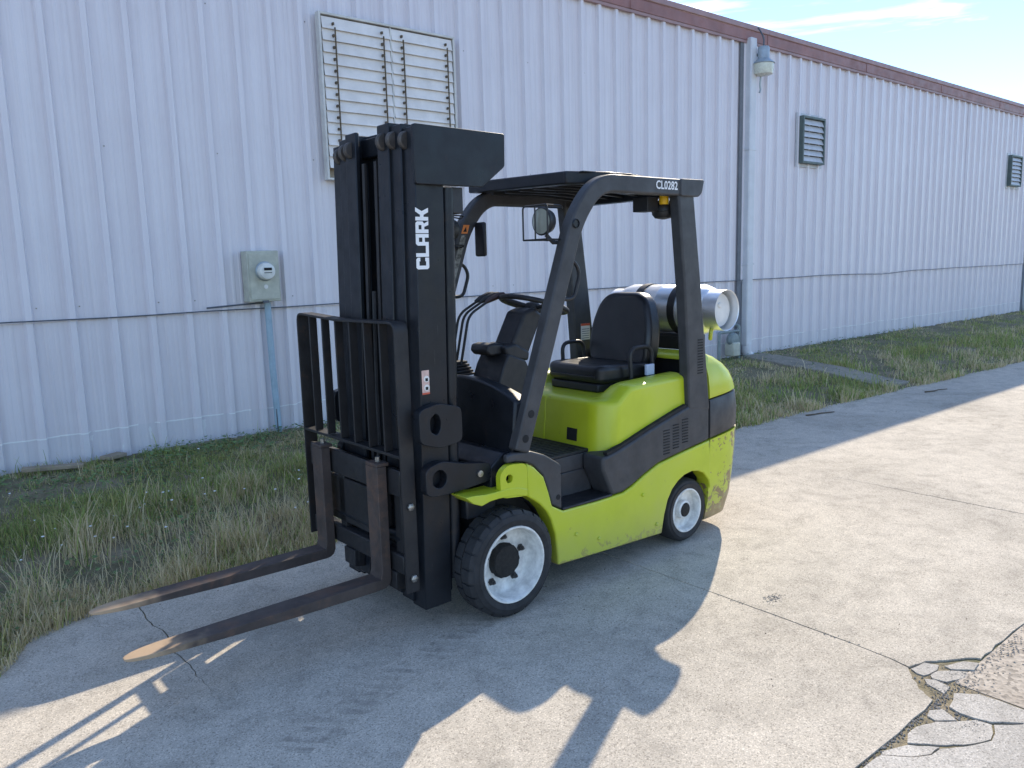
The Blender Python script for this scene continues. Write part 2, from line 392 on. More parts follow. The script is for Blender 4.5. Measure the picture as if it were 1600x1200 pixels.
def gz(x, y):
    if y < -21: return -.012
    if y < 3.3: return -.0085
    return ground_z(x, y) if y < 7.6 else .19
tag(grid_mesh([float(x) for x in xs], [float(y) for y in ys], gz).build('ground', 'dirt', smooth=True), kind='structure')

# ---- concrete pavement: separate slabs with joints and cracks
pave = tag(empty('pavement'), kind='structure')
def jag(p, q, amp, n, seed):
    """ragged line from p to q"""
    r = random.Random(seed); out = []; d = Vector((q[0]-p[0], q[1]-p[1])); nn = Vector((-d.y, d.x)).normalized(); off = 0
    for i in range(n+1):
        t = i/n; off = off*.6+r.uniform(-amp, amp); e = min(1, 8*t*(1-t))
        out.append((p[0]+d.x*t+nn.x*off*e, p[1]+d.y*t+nn.y*off*e))
    return out
JX = [-16.0, -13.6, -11.2, -8.8, -6.3, -3.85, -1.45, .92, 3.22, 5.69, 8.1, 10.5, 12.9, 15.3, 17.8, 20.2, 22.7, 25.1, 27.6, 30]
JAMP = {.92: .012, 5.69: .008}
G = .005
jl = {}
for x in JX:
    top = edge_y(x); a = JAMP.get(x, .0012)
    jl[x] = jag((x, 1.16), (x, top), a, 80, int(x*100)+500)
def slab(poly, z=0.0, tilt=(0, 0), mat='concrete', thick=.12, name='concrete_slab'):
    cx = sum(p[0] for p in poly)/len(poly); cy = sum(p[1] for p in poly)/len(poly)
    mb = PR(poly, 'z', z-thick, z)
    mb.xform(lambda p: Vector((p.x, p.y, p.z+(p.x-cx)*tilt[0]+(p.y-cy)*tilt[1])))
    return mb.build(name, mat, pave)
def edge_pts(x0, x1):
    r = random.Random(int(x0*77)); n = max(4, int((x1-x0)/.09)); out = []
    for i in range(n+1):
        x = x0+(x1-x0)*i/n; out.append((x, edge_y(x)+(r.uniform(-.018, .018) if 0 < i < n else 0)))
    return out
for i, (xa, xb) in enumerate(zip(JX, JX[1:])):
    def gap(x, y):
        if x == .92: return .0004+.0032*min(1, max(0, (y-3.15)/.4))
        if x == 5.69: return .0006+.0055*min(1, max(0, (3.1-y)/.9))
        if x == 3.22: return .0022+.0016*min(1, max(0, (2.6-y)/1.0))
        return .003
    left = [(p[0]+gap(xa, p[1]), p[1]) for p in jl[xa]]; right = [(p[0]-gap(xb, p[1]), p[1]) for p in jl[xb]]
    topp = edge_pts(xa+.012, xb-.012)[1:-1]
    if xa == 3.22:      # corner broken away near the joint crossing
        left = [(3.197, 1.337), (3.212, 1.42), (3.2215, 1.6)]+[p for p in left if p[1] > 1.7]
        bottom = [(xb-G, 1.155), (4.9, 1.158), (4.45, 1.152), (3.982, 1.161), (3.85, 1.168), (3.729, 1.164), (3.66, 1.172), (3.591, 1.162), (3.54, 1.170), (3.486, 1.166), (3.478, 1.184), (3.445, 1.212), (3.42, 1.224), (3.405, 1.235), (3.365, 1.258), (3.345, 1.276), (3.33, 1.282), (3.294, 1.312), (3.262, 1.317), (3.234, 1.329)]
        poly = left+topp+right[::-1]+bottom[1:]
        slab(poly, 0, (0, .0006))
    else:
        poly = [(left[0][0], 1.165)]+left[1:]+topp+right[::-1][:-1]+[(right[0][0], 1.165)]
        if xb == 3.22:
            poly = [(left[0][0], 1.162)]+left[1:]+topp+[p for p in right[::-1] if p[1] > 1.62]+[(3.2165, 1.6), (3.206, 1.42), (3.186, 1.335), (3.165, 1.322), (3.140, 1.302), (3.110, 1.285), (3.095, 1.262), (3.055, 1.236), (3.046, 1.214), (3.030, 1.200), (3.011, 1.165), (2.92, 1.156), (2.83, 1.160), (2.70, 1.154), (2.58, 1.157), (2.402, 1.160), (2.0, 1.158), (1.5, 1.163)]
        slab(poly, -.0015*(i % 3), (random.uniform(-.001, .001), random.uniform(-.0008, .0008)))
# broken fragments of the corner
def rough(poly, seed, amp=.006, step=.03):
    r = random.Random(seed); out = []
    for p, q in zip(poly, poly[1:]+poly[:1]):
        L_ = math.hypot(q[0]-p[0], q[1]-p[1]); n_ = max(1, int(L_/step))
        for k in range(n_):
            t = k/n_; a_ = amp if k else amp*.3; out.append((p[0]+(q[0]-p[0])*t+r.uniform(-a_, a_)*.5, p[1]+(q[1]-p[1])*t+r.uniform(-a_, a_)*.5))
    return out
PA = [(3.192, 1.322), (3.273, 1.308), (3.299, 1.262), (3.257, 1.252), (3.205, 1.260), (3.180, 1.268), (3.176, 1.293)]
PB = [(3.195, 1.247), (3.253, 1.240), (3.29, 1.213), (3.331, 1.169), (3.336, 1.15), (3.258, 1.161), (3.193, 1.186), (3.178, 1.231)]
PC = [(3.318, 1.243), (3.406, 1.203), (3.433, 1.158), (3.366, 1.151), (3.310, 1.216)]
PD = [(3.148, 1.25), (3.170, 1.222), (3.16, 1.165), (3.1, 1.159), (3.121, 1.228)]
PE = [(3.118, 1.127), (3.18, 1.063), (3.185, .993), (3.185, .907), (3.096, .884), (3.021, .963), (3.002, 1.015), (2.999, 1.062), (3.012, 1.102), (3.067, 1.108)]
PF = [(2.931, 1.139), (2.971, 1.112), (2.952, 1.078), (2.940, 1.054), (2.885, 1.1), (2.893, 1.131)]
PG = [(2.79, 1.126), (2.874, 1.092), (2.934, 1.044), (2.990, 1.005), (3.001, .956), (2.951, .934), (2.905, .927), (2.83, .960), (2.757, 1.015), (2.672, 1.107), (2.726, 1.129)]
PH = [(2.564, 1.14), (2.655, 1.1), (2.721, 1.024), (2.662, 1.029), (2.603, 1.066), (2.538, 1.137)]
PI = [(2.511, 1.139), (2.529, 1.134), (2.593, 1.059), (2.656, 1.021), (2.715, 1.016), (2.817, .951), (2.896, .917), (2.953, .925), (3.005, .948), (3.083, .880), (3.19, .895), (3.19, .30), (2.35, .55), (2.05, 1.10), (2.2, 1.142)]
PJ = [(.93, 1.145), (2.19, 1.142), (2.043, 1.10), (2.345, .543), (3.19, .293), (3.19, -2.2), (.93, -2.2)]
for k, (pl_, z_, tl_) in enumerate(((PA, -.003, (.02, .02)), (PB, -.004, (-.02, .02)), (PC, -.002, (.02, -.02)), (PD, -.004, (.02, .02)), (PE, -.001, (.004, 0)), (PF, -.003, (.02, .02)), (PG, -.004, (-.004, .004)), (PH, -.004, (.008, .0)), (PI, -.003, (0, .003)), (PJ, -.004, (0, 0)))):
    cx_ = sum(q[0] for q in pl_)/len(pl_); cy_ = sum(q[1] for q in pl_)/len(pl_)
    if k < 8: pl_ = [(q[0]+(q[0]-cx_)/math.hypot(q[0]-cx_, q[1]-cy_)*.0032, q[1]+(q[1]-cy_)/math.hypot(q[0]-cx_, q[1]-cy_)*.0032) for q in pl_]
    slab(rough(pl_, 40+k, .006 if k < 9 else .004), z_, tl_, 'concrete_old', name='broken_slab_piece' if k < 8 else 'concrete_slab')
for xa, xb in zip(JX, JX[1:]):
    if xb <= .93: slab([(xa+G, 1.15), (xb-G, 1.15), (xb-G, -2.2), (xa+G, -2.2)], -.004)
tag(PR([(3.21, 1.16), (31, 1.16), (31, -21), (-16, -21), (-16, -2.21), (3.21, -2.21)], 'z', -.2, -.0060).build('gravel_lot', 'gravel'), kind='structure')
# narrow concrete strip through the grass below the downspout
strip = MB(); n = 14
for i in range(n):
    t0, t1 = i/n, (i+1)/n
v = []; f = []
for i in range(n+1):
    t = i/n; x = 10.55+(10.35-10.55)*t; y = 7.0+(4.62-7.0)*t; z = ground_z(x, y)+.035
    for dx, dz in ((-.30, -.15), (-.29, 0), (.29, 0), (.30, -.15)): v.append((x+dx, y, z+dz))
for i in range(n):
    for k in range(3): f.append((i*4+k, i*4+k+1, i*4+k+5, i*4+k+4))
f += [(0, 1, 2, 3), (n*4, n*4+3, n*4+2, n*4+1)]
tag(strip.add(v, f).build('drain_path', 'concrete_dirty', bevel=.01), kind='structure')

# ---- metal building
bld = tag(empty('metal_building', (0, WALL_Y, 0)), 'long metal building with pale ribbed siding and a brown eave', 'building')
def rib_profile(x0, x1):
    """(x, depth) outline; depth negative = towards the camera"""
    out = [(x0, 0)]; n0 = round((x0-RIB0)/RP)
    for k in range(3):
        b = x0+RP*k
        out += [(b+.008, 0), (b+.026, -.044), (b+.070, -.044), (b+.088, 0), (b+.145, 0), (b+.155, -.004), (b+.172, -.004), (b+.182, 0), (b+.215, 0), (b+.225, -.004), (b+.242, -.004), (b+.252, 0)]
    out += [(x1, 0)]
    return out
def panel_mesh(z0, z1, off, screws):
    pr = rib_profile(0, 3*RP+.012); mb = MB(); n = len(pr)
    zs = [z0+(z1-z0)*i/6 for i in range(7)]
    v = [(x, d+off, z) for z in zs for x, d in pr]
    f = [(j*n+i, j*n+i+1, (j+1)*n+i+1, (j+1)*n+i) for j in range(6) for i in range(n-1)]
    # returned bottom and side edges so the sheet has thickness
    mb.add(v, f)
    vb = [(x, d+off, z0) for x, d in pr]+[(x, d+off+.012, z0) for x, d in pr]; mb.add(vb, [(i, i+1, n+i+1, n+i) for i in range(n-1)])
    mb.cur = 1
    for zz in screws:
        for k in ((1,) if zz > 2 else (0, 2)): mb.lathe([(.004, -.006), (.005, 0), (.007, 0)], (RP*k+.112, off, zz), 'y', 6)
    return mb
up_src = panel_mesh(1.36, 4.90, -.012, (1.47, 2.75, 4.0)).build('wall_panel', ['wall', 'bolt'], bld)
lo_src = panel_mesh(.10, 1.40, .0, ()).build('wall_panel', ['wall', 'bolt'], bld)
first = True
XL = RIB0-.024-RP*33
for k in range(0, 54):
    x = XL+k*3*RP
    for src in (up_src, lo_src):
        if k == 0: o = src
        else: o = src.copy(); COL.objects.link(o)
        o.location = (x, 0.0, 0)
        o.rotation_euler = (random.uniform(-.0007, .0007), 0, random.uniform(-.004, .001))
XE = XL+54*3*RP
B(XL, XE, .05, 10, -.2, 4.95).build('wall_core', 'trim_grey', bld)
PR([(-.07, 5.055), (5.0, 5.75), (10.2, 5.055), (10.2, 4.97), (5.0, 5.66), (-.03, 5.016)], 'x', XL-.1, XE+.1).build('roof', 'trim_grey', bld)
# eave trim in lengths with lap joints
def fascia_prof(k): return [(-.02, 4.90), (-.135, 4.885), (-.14, 5.055), (-.02, 5.055)]
fx = 10.99-3.06*9
for k in range(20):
    a, b_ = fx+3.06*k, fx+3.06*(k+1)
    o = PR([(-.035, 4.872), (-.075, 4.862), (-.077+random.uniform(-.003, .003), 5.010), (-.035, 5.010)], 'x', a+.002, b_-.002).build('fascia', 'fascia', bld, bevel=.006)
    g = PR([(-.02, 5.010), (-.080, 5.010), (-.092, 5.020), (-.088, 5.090), (-.078, 5.094), (-.070, 5.025), (-.02, 5.025)], 'x', a+.001, b_-.001).build('gutter', 'fascia_top', bld, bevel=.003)
    B(b_-.02, b_+.02, -.0815, -.0775, 4.868, 5.006).build('lap_joint', 'fascia', bld)
B(XL, XE, -.070, -.032, 4.825, 4.860).build('eave_flashing', 'fascia_top', bld)
# thin lap cable along the wall
pts = [(float(x), -.062, 1.372+.010*mnoise.noise(Vector((x*.9, 0, 0)))+(-.035*math.exp(-((x-15.0)/.9)**2))) for x in np.arange(XL, XE, .22)]
MB().tube(pts, .006, 6).build('wall_cable', 'cable_grey', bld, smooth=True)
def downspout(x):
    w = .075
    mb = MB().box(x-w, x+w, -.145, -.035, .36, 4.90)
    mb.build('downspout', 'downspout', bld, bevel=.018)
    mb = MB().tube(rpath([(x, -.09, .40), (x, -.09, .22), (x+.22, -.13, .13)], .1, 5), .075, 10); mb.build('downspout_elbow', 'downspout', bld, smooth=True)
    B(x-.20, x-.085, -.052, -.035, .2, 4.88).build('joint_trim', 'joint_dark', bld)
    for z in (1.6, 3.3): B(x-w-.012, x+w+.012, -.150, -.035, z, z+.03).build('downspout_strap', 'downspout', bld)
downspout(10.53); downspout(22.55)

# ---- big louvred wall shutter
def wall_shutter():
    r = tag(empty('wall_shutter', (3.575, WALL_Y, 2.56)), 'large white louvred shutter with rusty rods, high on the wall above the forklift mast', 'shutter')
    W, H, y0, y1 = 1.55, 1.53, -.118, -.045
    fr = [B(0, .022, y0, y1, 0, H), B(W-.022, W, y0, y1, 0, H), B(.022, W-.022, y0, y1, H-.022, H), B(.022, W-.022, y0, y1, 0, .02)]
    for q in fr: q.build('frame', 'shutter_frame', r, bevel=.003)
    B(.03, W-.03, -.05, -.03, .02, H-.03).build('back_panel', 'wood_old', r)
    n = 13; top = H-.035; bot = .115; st = (top-bot)/n; mid = .775
    B(mid-.006, mid+.006, -.112, -.055, .02, H-.03).build('mullion', 'shutter_frame', r)
    for i in range(n):
        for a, b_ in ((.034, mid-.010), (mid+.010, W-.034)):
            z = top-st*(i+1); bow = random.uniform(-.003, .003)
            if a > .5 and i == 8: bow = .012
            mb = MB()
            k = 6; v = []; f = []
            for j in range(k+1):
                x = a+(b_-a)*j/k; s = bow*math.sin(math.pi*j/k)
                v += [(x, -.116-abs(s)*.5, z+.003+s), (x, -.100, z+st-.001), (x, -.092, z+st-.003), (x, -.110-abs(s)*.5, z-.003+s), (x, -.124-abs(s)*.5, z-.004+s), (x, -.124-abs(s)*.5, z+.002+s)]
            for j in range(k):
                for q in range(6): f.append((j*6+q, j*6+(q+1) % 6, (j+1)*6+(q+1) % 6, (j+1)*6+q))
            f += [(0, 1, 2, 3, 4, 5), tuple(k*6+q for q in (5, 4, 3, 2, 1, 0))]
            mb.add(v, f).build('louvre_blade', 'shutter_white', r)
    for x in (.155, .68, .905, 1.44):
        B(x-.006, x+.006, -.140, -.132, .10, H-.13).build('tie_rod', 'stick', r)
        for i in range(n-1):
            z = top-st*(i+1)+.02
            B(x-.022, x-.006, -.139, -.112, z+.012, z+.034).build('rod_clip', 'stick', r)
wall_shutter()

def wall_vent(x, z, w, h, label):
    r = tag(empty('wall_vent', (x, WALL_Y, z)), label, 'vent', 'louvred vents high on the wall')
    y0 = -.13
    for q in (B(0, .035, y0, -.02, 0, h), B(w-.035, w, y0, -.02, 0, h), B(.035, w-.035, y0, -.02, h-.035, h), B(.035, w-.035, y0, -.02, 0, .035)): q.build('frame', 'vent_green', r, bevel=.004)
    for q in (B(-.05, -.001, -.042, -.02, -.05, h+.05), B(w+.001, w+.05, -.042, -.02, -.05, h+.05), B(0, w, -.042, -.02, h+.001, h+.05), B(0, w, -.042, -.02, -.05, -.001)): q.build('flange', 'vent_blade', r)
    B(.036, w-.036, -.05, -.022, .036, h-.036).build('back_panel', 'inner_dark', r)
    n = 7; st = (h-.07)/n
    for i in range(n):
        z0 = .035+st*i
        PR([(-.122, z0-.002), (-.112, z0-.006), (-.072, z0+st*.84), (-.082, z0+st*.90)], 'x', .036, w-.036).build('louvre_blade', 'vent_blade', r)
wall_vent(11.95, 3.20, .68, .74, 'green framed louvred vent on the wall nearest the downspout lamp')
wall_vent(20.95, 3.20, .68, .70, 'far green louvred vent at the right edge of the wall')

# ---- yard lamp beside the downspout
def lamp():
    x, y, z = 10.66, WALL_Y-.215, 4.44
    r = tag(empty('wall_lamp', (x, y, z)), 'grey barn light with glass lens on the wall beside the downspout', 'lamp')
    MB().lathe([(.02, .33), (.075, .33), (.085, .31), (.085, .17), (.09, .16)], (0, 0, 0), 'z', 24).build('housing', 'galv', r, smooth=True)
    MB().lathe([(.085, .165), (.10, .15), (.155, .10), (.165, .09), (.155, .086), (.08, .14)], (0, 0, 0), 'z', 28).build('reflector', 'galv', r, smooth=True)
    MB().lathe([(.150, .085), (.150, .02), (.135, -.06), (.06, -.075), (.01, -.077)], (0, 0, 0), 'z', 28).build('lens', 'lamp_lens', r, smooth=True)
    MB().tube(rpath([(0, 0, .33), (0, .0, .46), (0, .06, .56), (0, .10, .62)], .05), .012, 8).build('supply_cable', 'cable_grey', r, smooth=True)
    MB().tube([(.0, .08, .24), (.0, .185, .24)], .022, 8).build('bracket_arm', 'galv', r, smooth=True)
    B(-.05, .05, .150, .175, .16, .32).build('bracket_plate', 'galv', r)
    MB().tube(rpath([(.03, .06, -.07), (.03, .07, -.20), (.05, .07, -.26), (.02, .07, -.30)], .04), .014, 8).build('bulb_stub', 'galv', r, smooth=True)
lamp()

# ---- electric meter with conduit
def meter():
    r = tag(empty('electric_meter', (2.70, WALL_Y, 1.435)), 'grey green electric meter box with round glass dial on the wall', 'meter')
    B(0, .30, -.17, -.03, .0, .46).build('box', 'meter_box', r, bevel=.008)
    B(.015, .285, -.178, -.1705, .02, .44).build('cover', 'meter_box', r, bevel=.004)
    MB().lathe([(.088, 0), (.088, -.012), (.08, -.02)], (.155, -.178, .275), 'y', 32).build('dial_ring', 'galv', r, smooth=True)
    MB().lathe([(.078, 0), (.078, -.045), (.070, -.065), (.04, -.073), (.001, -.075)], (.155, -.185, .275), 'y', 32).build('dial_glass', 'meter_glass', r, smooth=True)
    B(.118, .19, -.2635, -.258, .282, .306).build('display', 'inner_dark', r)
    B(.118, .19, -.2605, -.254, .258, .264).build('dial_marking', 'inner_dark', r)
    MB().lathe([(.013, 0), (.020, -.004), (.020, -.008)], (.155, -.178, .135), 'y', 12).build('seal_tag', 'label_white', r)
    B(.12, .17, -.19, -.172, -.012, .012).build('latch', 'cable_grey', r)
    MB().tube([(.20, -.075, .0), (.205, -.075, -.62), (.225, -.075, -1.35)], .030, 12).build('conduit', 'conduit', r, smooth=True)
    MB().tube([(-.35, -.055, -.035), (-.05, -.075, -.020), (.17, -.085, -.012)], .009, 6).build('cable', 'cable_grey', r, smooth=True)
meter()

# ---- gas pipes beside the downspout
def gas():
    r = tag(empty('gas_meter', (10.0, WALL_Y-.22, .2)), 'small grey gas regulator and pipes at the foot of the downspout', 'gas meter')
    MB().tube(rpath([(-.28, .05, 0), (-.28, .05, .42), (.0, .05, .42)], .04), .024, 8).build('riser_pipe', 'gas_pipe', r, smooth=True)
    MB().tube(rpath([(.22, .05, -.05), (.22, .05, .50), (.22, .18, .50)], .04), .024, 8).build('outlet_pipe', 'gas_pipe', r, smooth=True)
    MB().tube([(-.02, .05, .42), (.22, .05, .42)], .02, 8).build('cross_pipe', 'gas_pipe', r, smooth=True)
    MB().lathe([(.02, -.06), (.09, -.05), (.11, -.012), (.11, .012), (.09, .05), (.02, .06)], (.03, .03, .30), 'y', 20).build('regulator', 'gas_pipe', r, smooth=True)
    B(-.05, .12, -.05, .12, .05, .26).build('meter_body', 'meter_box', r, bevel=.02)
gas()

# ---- boards, stake, sticks
def board(loc, size, rz, label):
    o = B(-size[0]/2, size[0]/2, -size[1]/2, size[1]/2, 0, size[2]).build('wooden_board', 'wood_old', bevel=.004)
    o.location = loc; o.rotation_euler = (R(2), R(3), rz); tag(o, label, 'board', 'old boards by the wall')
board((1.0, 6.93, ground_z(1.0, 6.93)+.03), (.42, .07, .03), R(-12), 'longer weathered board lying in the grass at the far left')
board((1.45, 7.0, ground_z(1.45, 7.0)+.02), (.20, .10, .03), R(38), 'short weathered board lying at the foot of the wall')
o = MB().tube([(2.91, 7.08, .12), (2.905, 7.08, .42)], .010, 6).build('metal_stake', 'cable_grey'); tag(o, 'thin dark stake standing beside the meter conduit', 'stake')
def stick(pts, r, label):
    rr = [r*(1-.5*i/(len(pts)-1)) for i in range(len(pts))]
    o = MB().tube(pts, r, 6, True, rr).build('fallen_stick', 'stick'); tag(o, label, 'stick', 'sticks on the pavement edge')
stick([(7.72, 4.43, .008), (7.80, 4.385, .013), (7.93, 4.372, .010), (8.02, 4.32, .013), (8.10, 4.315, .008)], .009, 'dark stick on the shaded pavement edge behind the forklift')
stick([(10.0, 4.16, .008), (10.13, 4.10, .012), (10.25, 4.105, .012), (10.40, 4.06, .008)], .009, 'far dark stick on the shaded pavement near the concrete strip')

# ---- grass: one mesh of blades, with straw tufts and small white flowers
def make_grass():
    pos = []; 
    def scatter(n, x0, x1, bias):
        x = x0+(x1-x0)*rng.random(n)**bias; e = np.interp(x, [p[0] for p in EDGE], [p[1] for p in EDGE])
        y = e-.03+(7.10-e)*rng.random(n); return np.stack([x, y], 1)
    P = np.concatenate([scatter(95000, -1.2, 3.6, 1.0), scatter(34000, 3.4, 8, 1.0), scatter(60000, 8, 24, 1.2)])
    # extra fringe along the pavement edge
    n = 15000; x = -1.0+14*rng.random(n)**1.6; e = np.interp(x, [p[0] for p in EDGE], [p[1] for p in EDGE]); y = e-.05+.32*rng.random(n)**1.6
    P = np.concatenate([P, np.stack([x, y], 1)])
    nn = np.array([[mnoise.noise(Vector((a*1.1, b*1.3, 0))), mnoise.noise(Vector((a*2.9, b*2.9, 5))), mnoise.noise(Vector((a*.8, b*.9, 9)))] for a, b in P])
    e = np.interp(P[:, 0], [p[0] for p in EDGE], [p[1] for p in EDGE]); t = np.clip((P[:, 1]-e)/(7.1-e), 0, 1)
    keep = rng.random(len(P)) < np.clip(.66+nn[:, 0]*1.3+nn[:, 1]*.8-np.where(t > .80, (t-.80)*1.6, 0), .06, 1)
    on_strip = (np.abs(P[:, 0]-(10.35+(P[:, 1]-4.62)*.084)) < .30)
    keep &= ~(on_strip & (rng.random(len(P)) < .80))
    P = P[keep]; nn = nn[keep]; t = t[keep]; N = len(P)
    hgt = (.022+.056*rng.random(N)**1.6)*(1+1.5*np.clip(nn[:, 1]+.10, 0, 1))*np.where((t < .55), 1.2, .62)
    tall = rng.random(N) < .035; hgt[tall] *= 2.3
    big = (t > .06) & (t < .50) & (P[:, 0] < 2.2); hgt[big] *= 1.35
    z = np.array([ground_z(a, b) for a, b in P])-.01
    ang = rng.random(N)*2*np.pi; lean = hgt*(.15+.75*rng.random(N)); w = .0013+.0024*rng.random(N)
    far = P[:, 0] > 6; w[far] *= 1.9
    dx, dy = np.cos(ang), np.sin(ang); px, py = -dy, dx
    b = np.stack([P[:, 0], P[:, 1], z], 1)
    def off(along, side, h_): return b+np.stack([dx*along+px*side, dy*along+py*side, h_], 1)
    V = np.stack([off(0, -w, 0*w), off(0, w, 0*w), off(lean*.30, w*.8, hgt*.55), off(lean*.30, -w*.8, hgt*.55), off(lean*.75, w*.45, hgt*.88), off(lean*.75, -w*.45, hgt*.88), off(lean*1.15, 0*w, hgt*(1.0-.10*rng.random(N)))], 1)
    V = V.reshape(-1, 3)
    base = np.arange(N)*7
    tri = np.concatenate([np.stack([base+a for a in q], 1) for q in ((0, 1, 2), (0, 2, 3), (3, 2, 4), (3, 4, 5), (5, 4, 6))])
    dry = np.clip(.26+nn[:, 2]*1.1+nn[:, 1]*.3+np.where(t < .18, .45-t*2.5, 0)+np.where(t > .8, .15, 0), .05, .85)
    isdry = rng.random(N) < dry; v1 = rng.random(N)[:, None]
    green = 1.18*(np.array([.14, .20, .050])*(1-v1)+np.array([.34, .40, .12])*v1)
    straw = 1.18*(np.array([.46, .37, .20])*(1-v1)+np.array([.68, .58, .38])*v1)
    olive = 1.18*(np.array([.26, .25, .085])*(1-v1)+np.array([.46, .43, .18])*v1)
    isol = rng.random(N) < np.clip(.34+nn[:, 0]*.5, .1, .7)
    colr = np.where(isdry[:, None], straw, np.where(isol[:, None], olive, green*1.12))
    colv = np.repeat(np.concatenate([colr, np.ones((N, 1))], 1), 7, 0)
    me = bpy.data.meshes.new('grass'); me.vertices.add(len(V)); me.vertices.foreach_set('co', V.ravel().astype(np.float32))
    me.loops.add(len(tri)*3); me.loops.foreach_set('vertex_index', tri.ravel().astype(np.int32))
    me.polygons.add(len(tri)); me.polygons.foreach_set('loop_start', (np.arange(len(tri))*3).astype(np.int32))
    at = me.color_attributes.new('Col', 'FLOAT_COLOR', 'POINT'); at.data.foreach_set('color', colv.ravel().astype(np.float32))
    me.update(); me.validate(); me.materials.append(M['grass'])
    o = bpy.data.objects.new('grass', me); COL.objects.link(o); tag(o, 'green and straw coloured grass between wall and pavement', 'grass', kind='stuff')
    # low broad-leaved ground cover
    mb = MB(); 
    for _ in range(17000):
        x = random.uniform(-1.0, 4.0) if random.random() < .65 else random.uniform(4, 16); e_ = edge_y(x); y = random.uniform(e_+.1, 7.05)
        if random.random() < .35: y = 7.08-abs(random.gauss(0, .35))
        elif mnoise.noise(Vector((x*1.2, y*1.2, 20))) < -.05: continue
        if y < e_+.05 or (.70 < x < 1.65 and y > 6.72): continue
        z_ = ground_z(x, y)+random.uniform(.005, .07); s = random.uniform(.008, .022); a = random.uniform(0, 6.28); tl = random.uniform(-.4, .4)
        c_, s_ = math.cos(a), math.sin(a)
        q = [(-s, 0, 0), (0, -s*.55, s*tl), (s, 0, s*.3), (0, s*.55, -s*tl)]
        mb.add([(x+u*c_-w_*s_, y+u*s_+w_*c_, z_+h_) for u, w_, h_ in q], [(0, 1, 2, 3)])
    tl = NT('weed_leaf'); tl.set('Base Color', tl.ramp(tl.noise(6, 3), [(.3, (.075, .13, .04, 1)), (.7, (.16, .24, .075, 1))])); tl.set('Roughness', .6); M['leaf'] = tl.m
    tag(mb.build('ground_cover', 'leaf'), 'low broad leaved weeds among the grass', 'weeds', kind='stuff')
    mb = MB()
    for _ in range(70):
        x = random.uniform(.2, 2.6); y = random.uniform(4.7, 6.5)
        if mnoise.noise(Vector((x*1.6, y*1.6, 40))) < 0: continue
        z_ = ground_z(x, y)+random.uniform(.07, .16); s = random.uniform(.006, .011)
        mb.lathe([(.001, .004), (s*.7, .003), (s, 0), (s*.5, -.004)], (x, y, z_), 'z', 6)
    tag(mb.build('white_flowers', 'white_paint'), 'tiny white flowers scattered in the grass', 'flowers', kind='stuff')
    mb = MB()
    for _ in range(900):
        x = random.uniform(.3, 9); y = random.uniform(.2, 4.4)
        if random.random() < .35: y = edge_y(x)-abs(random.gauss(0, .12))
        s = random.uniform(.0015, .0048); a = random.uniform(0, 6.28)
        if 1.2 > y and x > 3.2: zz = -.02
        else: zz = -.002
        q = [(random.uniform(.6, 1.3)*s*math.cos(a+k*1.257), random.uniform(.6, 1.3)*s*math.sin(a+k*1.257)) for k in range(5)]
        mb.add([(x+u, y+w_, zz) for u, w_ in q]+[(x, y, zz+s*.9)], [(i, (i+1) % 5, 5) for i in range(5)])
    tag(mb.build('pebbles', 'stick'), 'dark grit and crumbs scattered over the concrete', 'grit', kind='stuff')
make_grass()
def joint_grit():
    mb = MB(); r = random.Random(3); spots = []
    for _ in range(420):
        t = r.random(); spots.append((2.0+1.1*t, 1.148+r.gauss(0, .010)))
    for _ in range(240): spots.append((3.18+r.gauss(0, .09), 1.17+r.gauss(0, .045)))
    for _ in range(420): spots.append((3.2+1.6*r.random(), 1.15-abs(r.gauss(0, .05))))
    for _ in range(120): spots.append((2.98+r.gauss(0, .07), 1.02+r.gauss(0, .05)))
    for _ in range(130): spots.append((3.377+r.gauss(0, .035), 2.092+r.gauss(0, .020)))
    for _ in range(90): spots.append((5.69+r.gauss(0, .012), r.uniform(1.5, 3.0)))
    for _ in range(36): spots.append((3.22+r.gauss(0, .008), r.uniform(1.35, 2.8)))
    for _ in range(1000): x_ = r.uniform(.3, 14); spots.append((x_, edge_y(x_)-abs(r.gauss(0, .05))))
    for x_, y_ in spots:
        s_ = r.uniform(.0016, .0055)*(1.6 if r.random() < .06 else 1); z_ = -.006; a_ = r.uniform(0, 6.3)
        q = [(s_*r.uniform(.7, 1.3)*math.cos(a_+k*1.257), s_*r.uniform(.7, 1.3)*math.sin(a_+k*1.257)) for k in range(5)]
        if y_ > 1.35 or x_ > 3.6: z_ = -.001
        mb.add([(x_+u, y_+w_, z_) for u, w_ in q]+[(x_, y_, z_+.0018+s_*.45)], [(i, (i+1) % 5, 5) for i in range(5)])
    tag(mb.build('joint_grit', 'grit'), 'brown grit and crumbs gathered in the pavement joints', 'grit', kind='stuff')
joint_grit()

# ================================================================== FORKLIFT
FL = tag(empty('forklift', (2.28911, 3.35057, 0), R(180.5527)), 'lime green and dark grey forklift with a tall black mast', 'forklift')
def P_(mb, name, mat, bevel=.004, parent=FL, **k): return mb.build(name, mat, parent, bevel=bevel, **k)
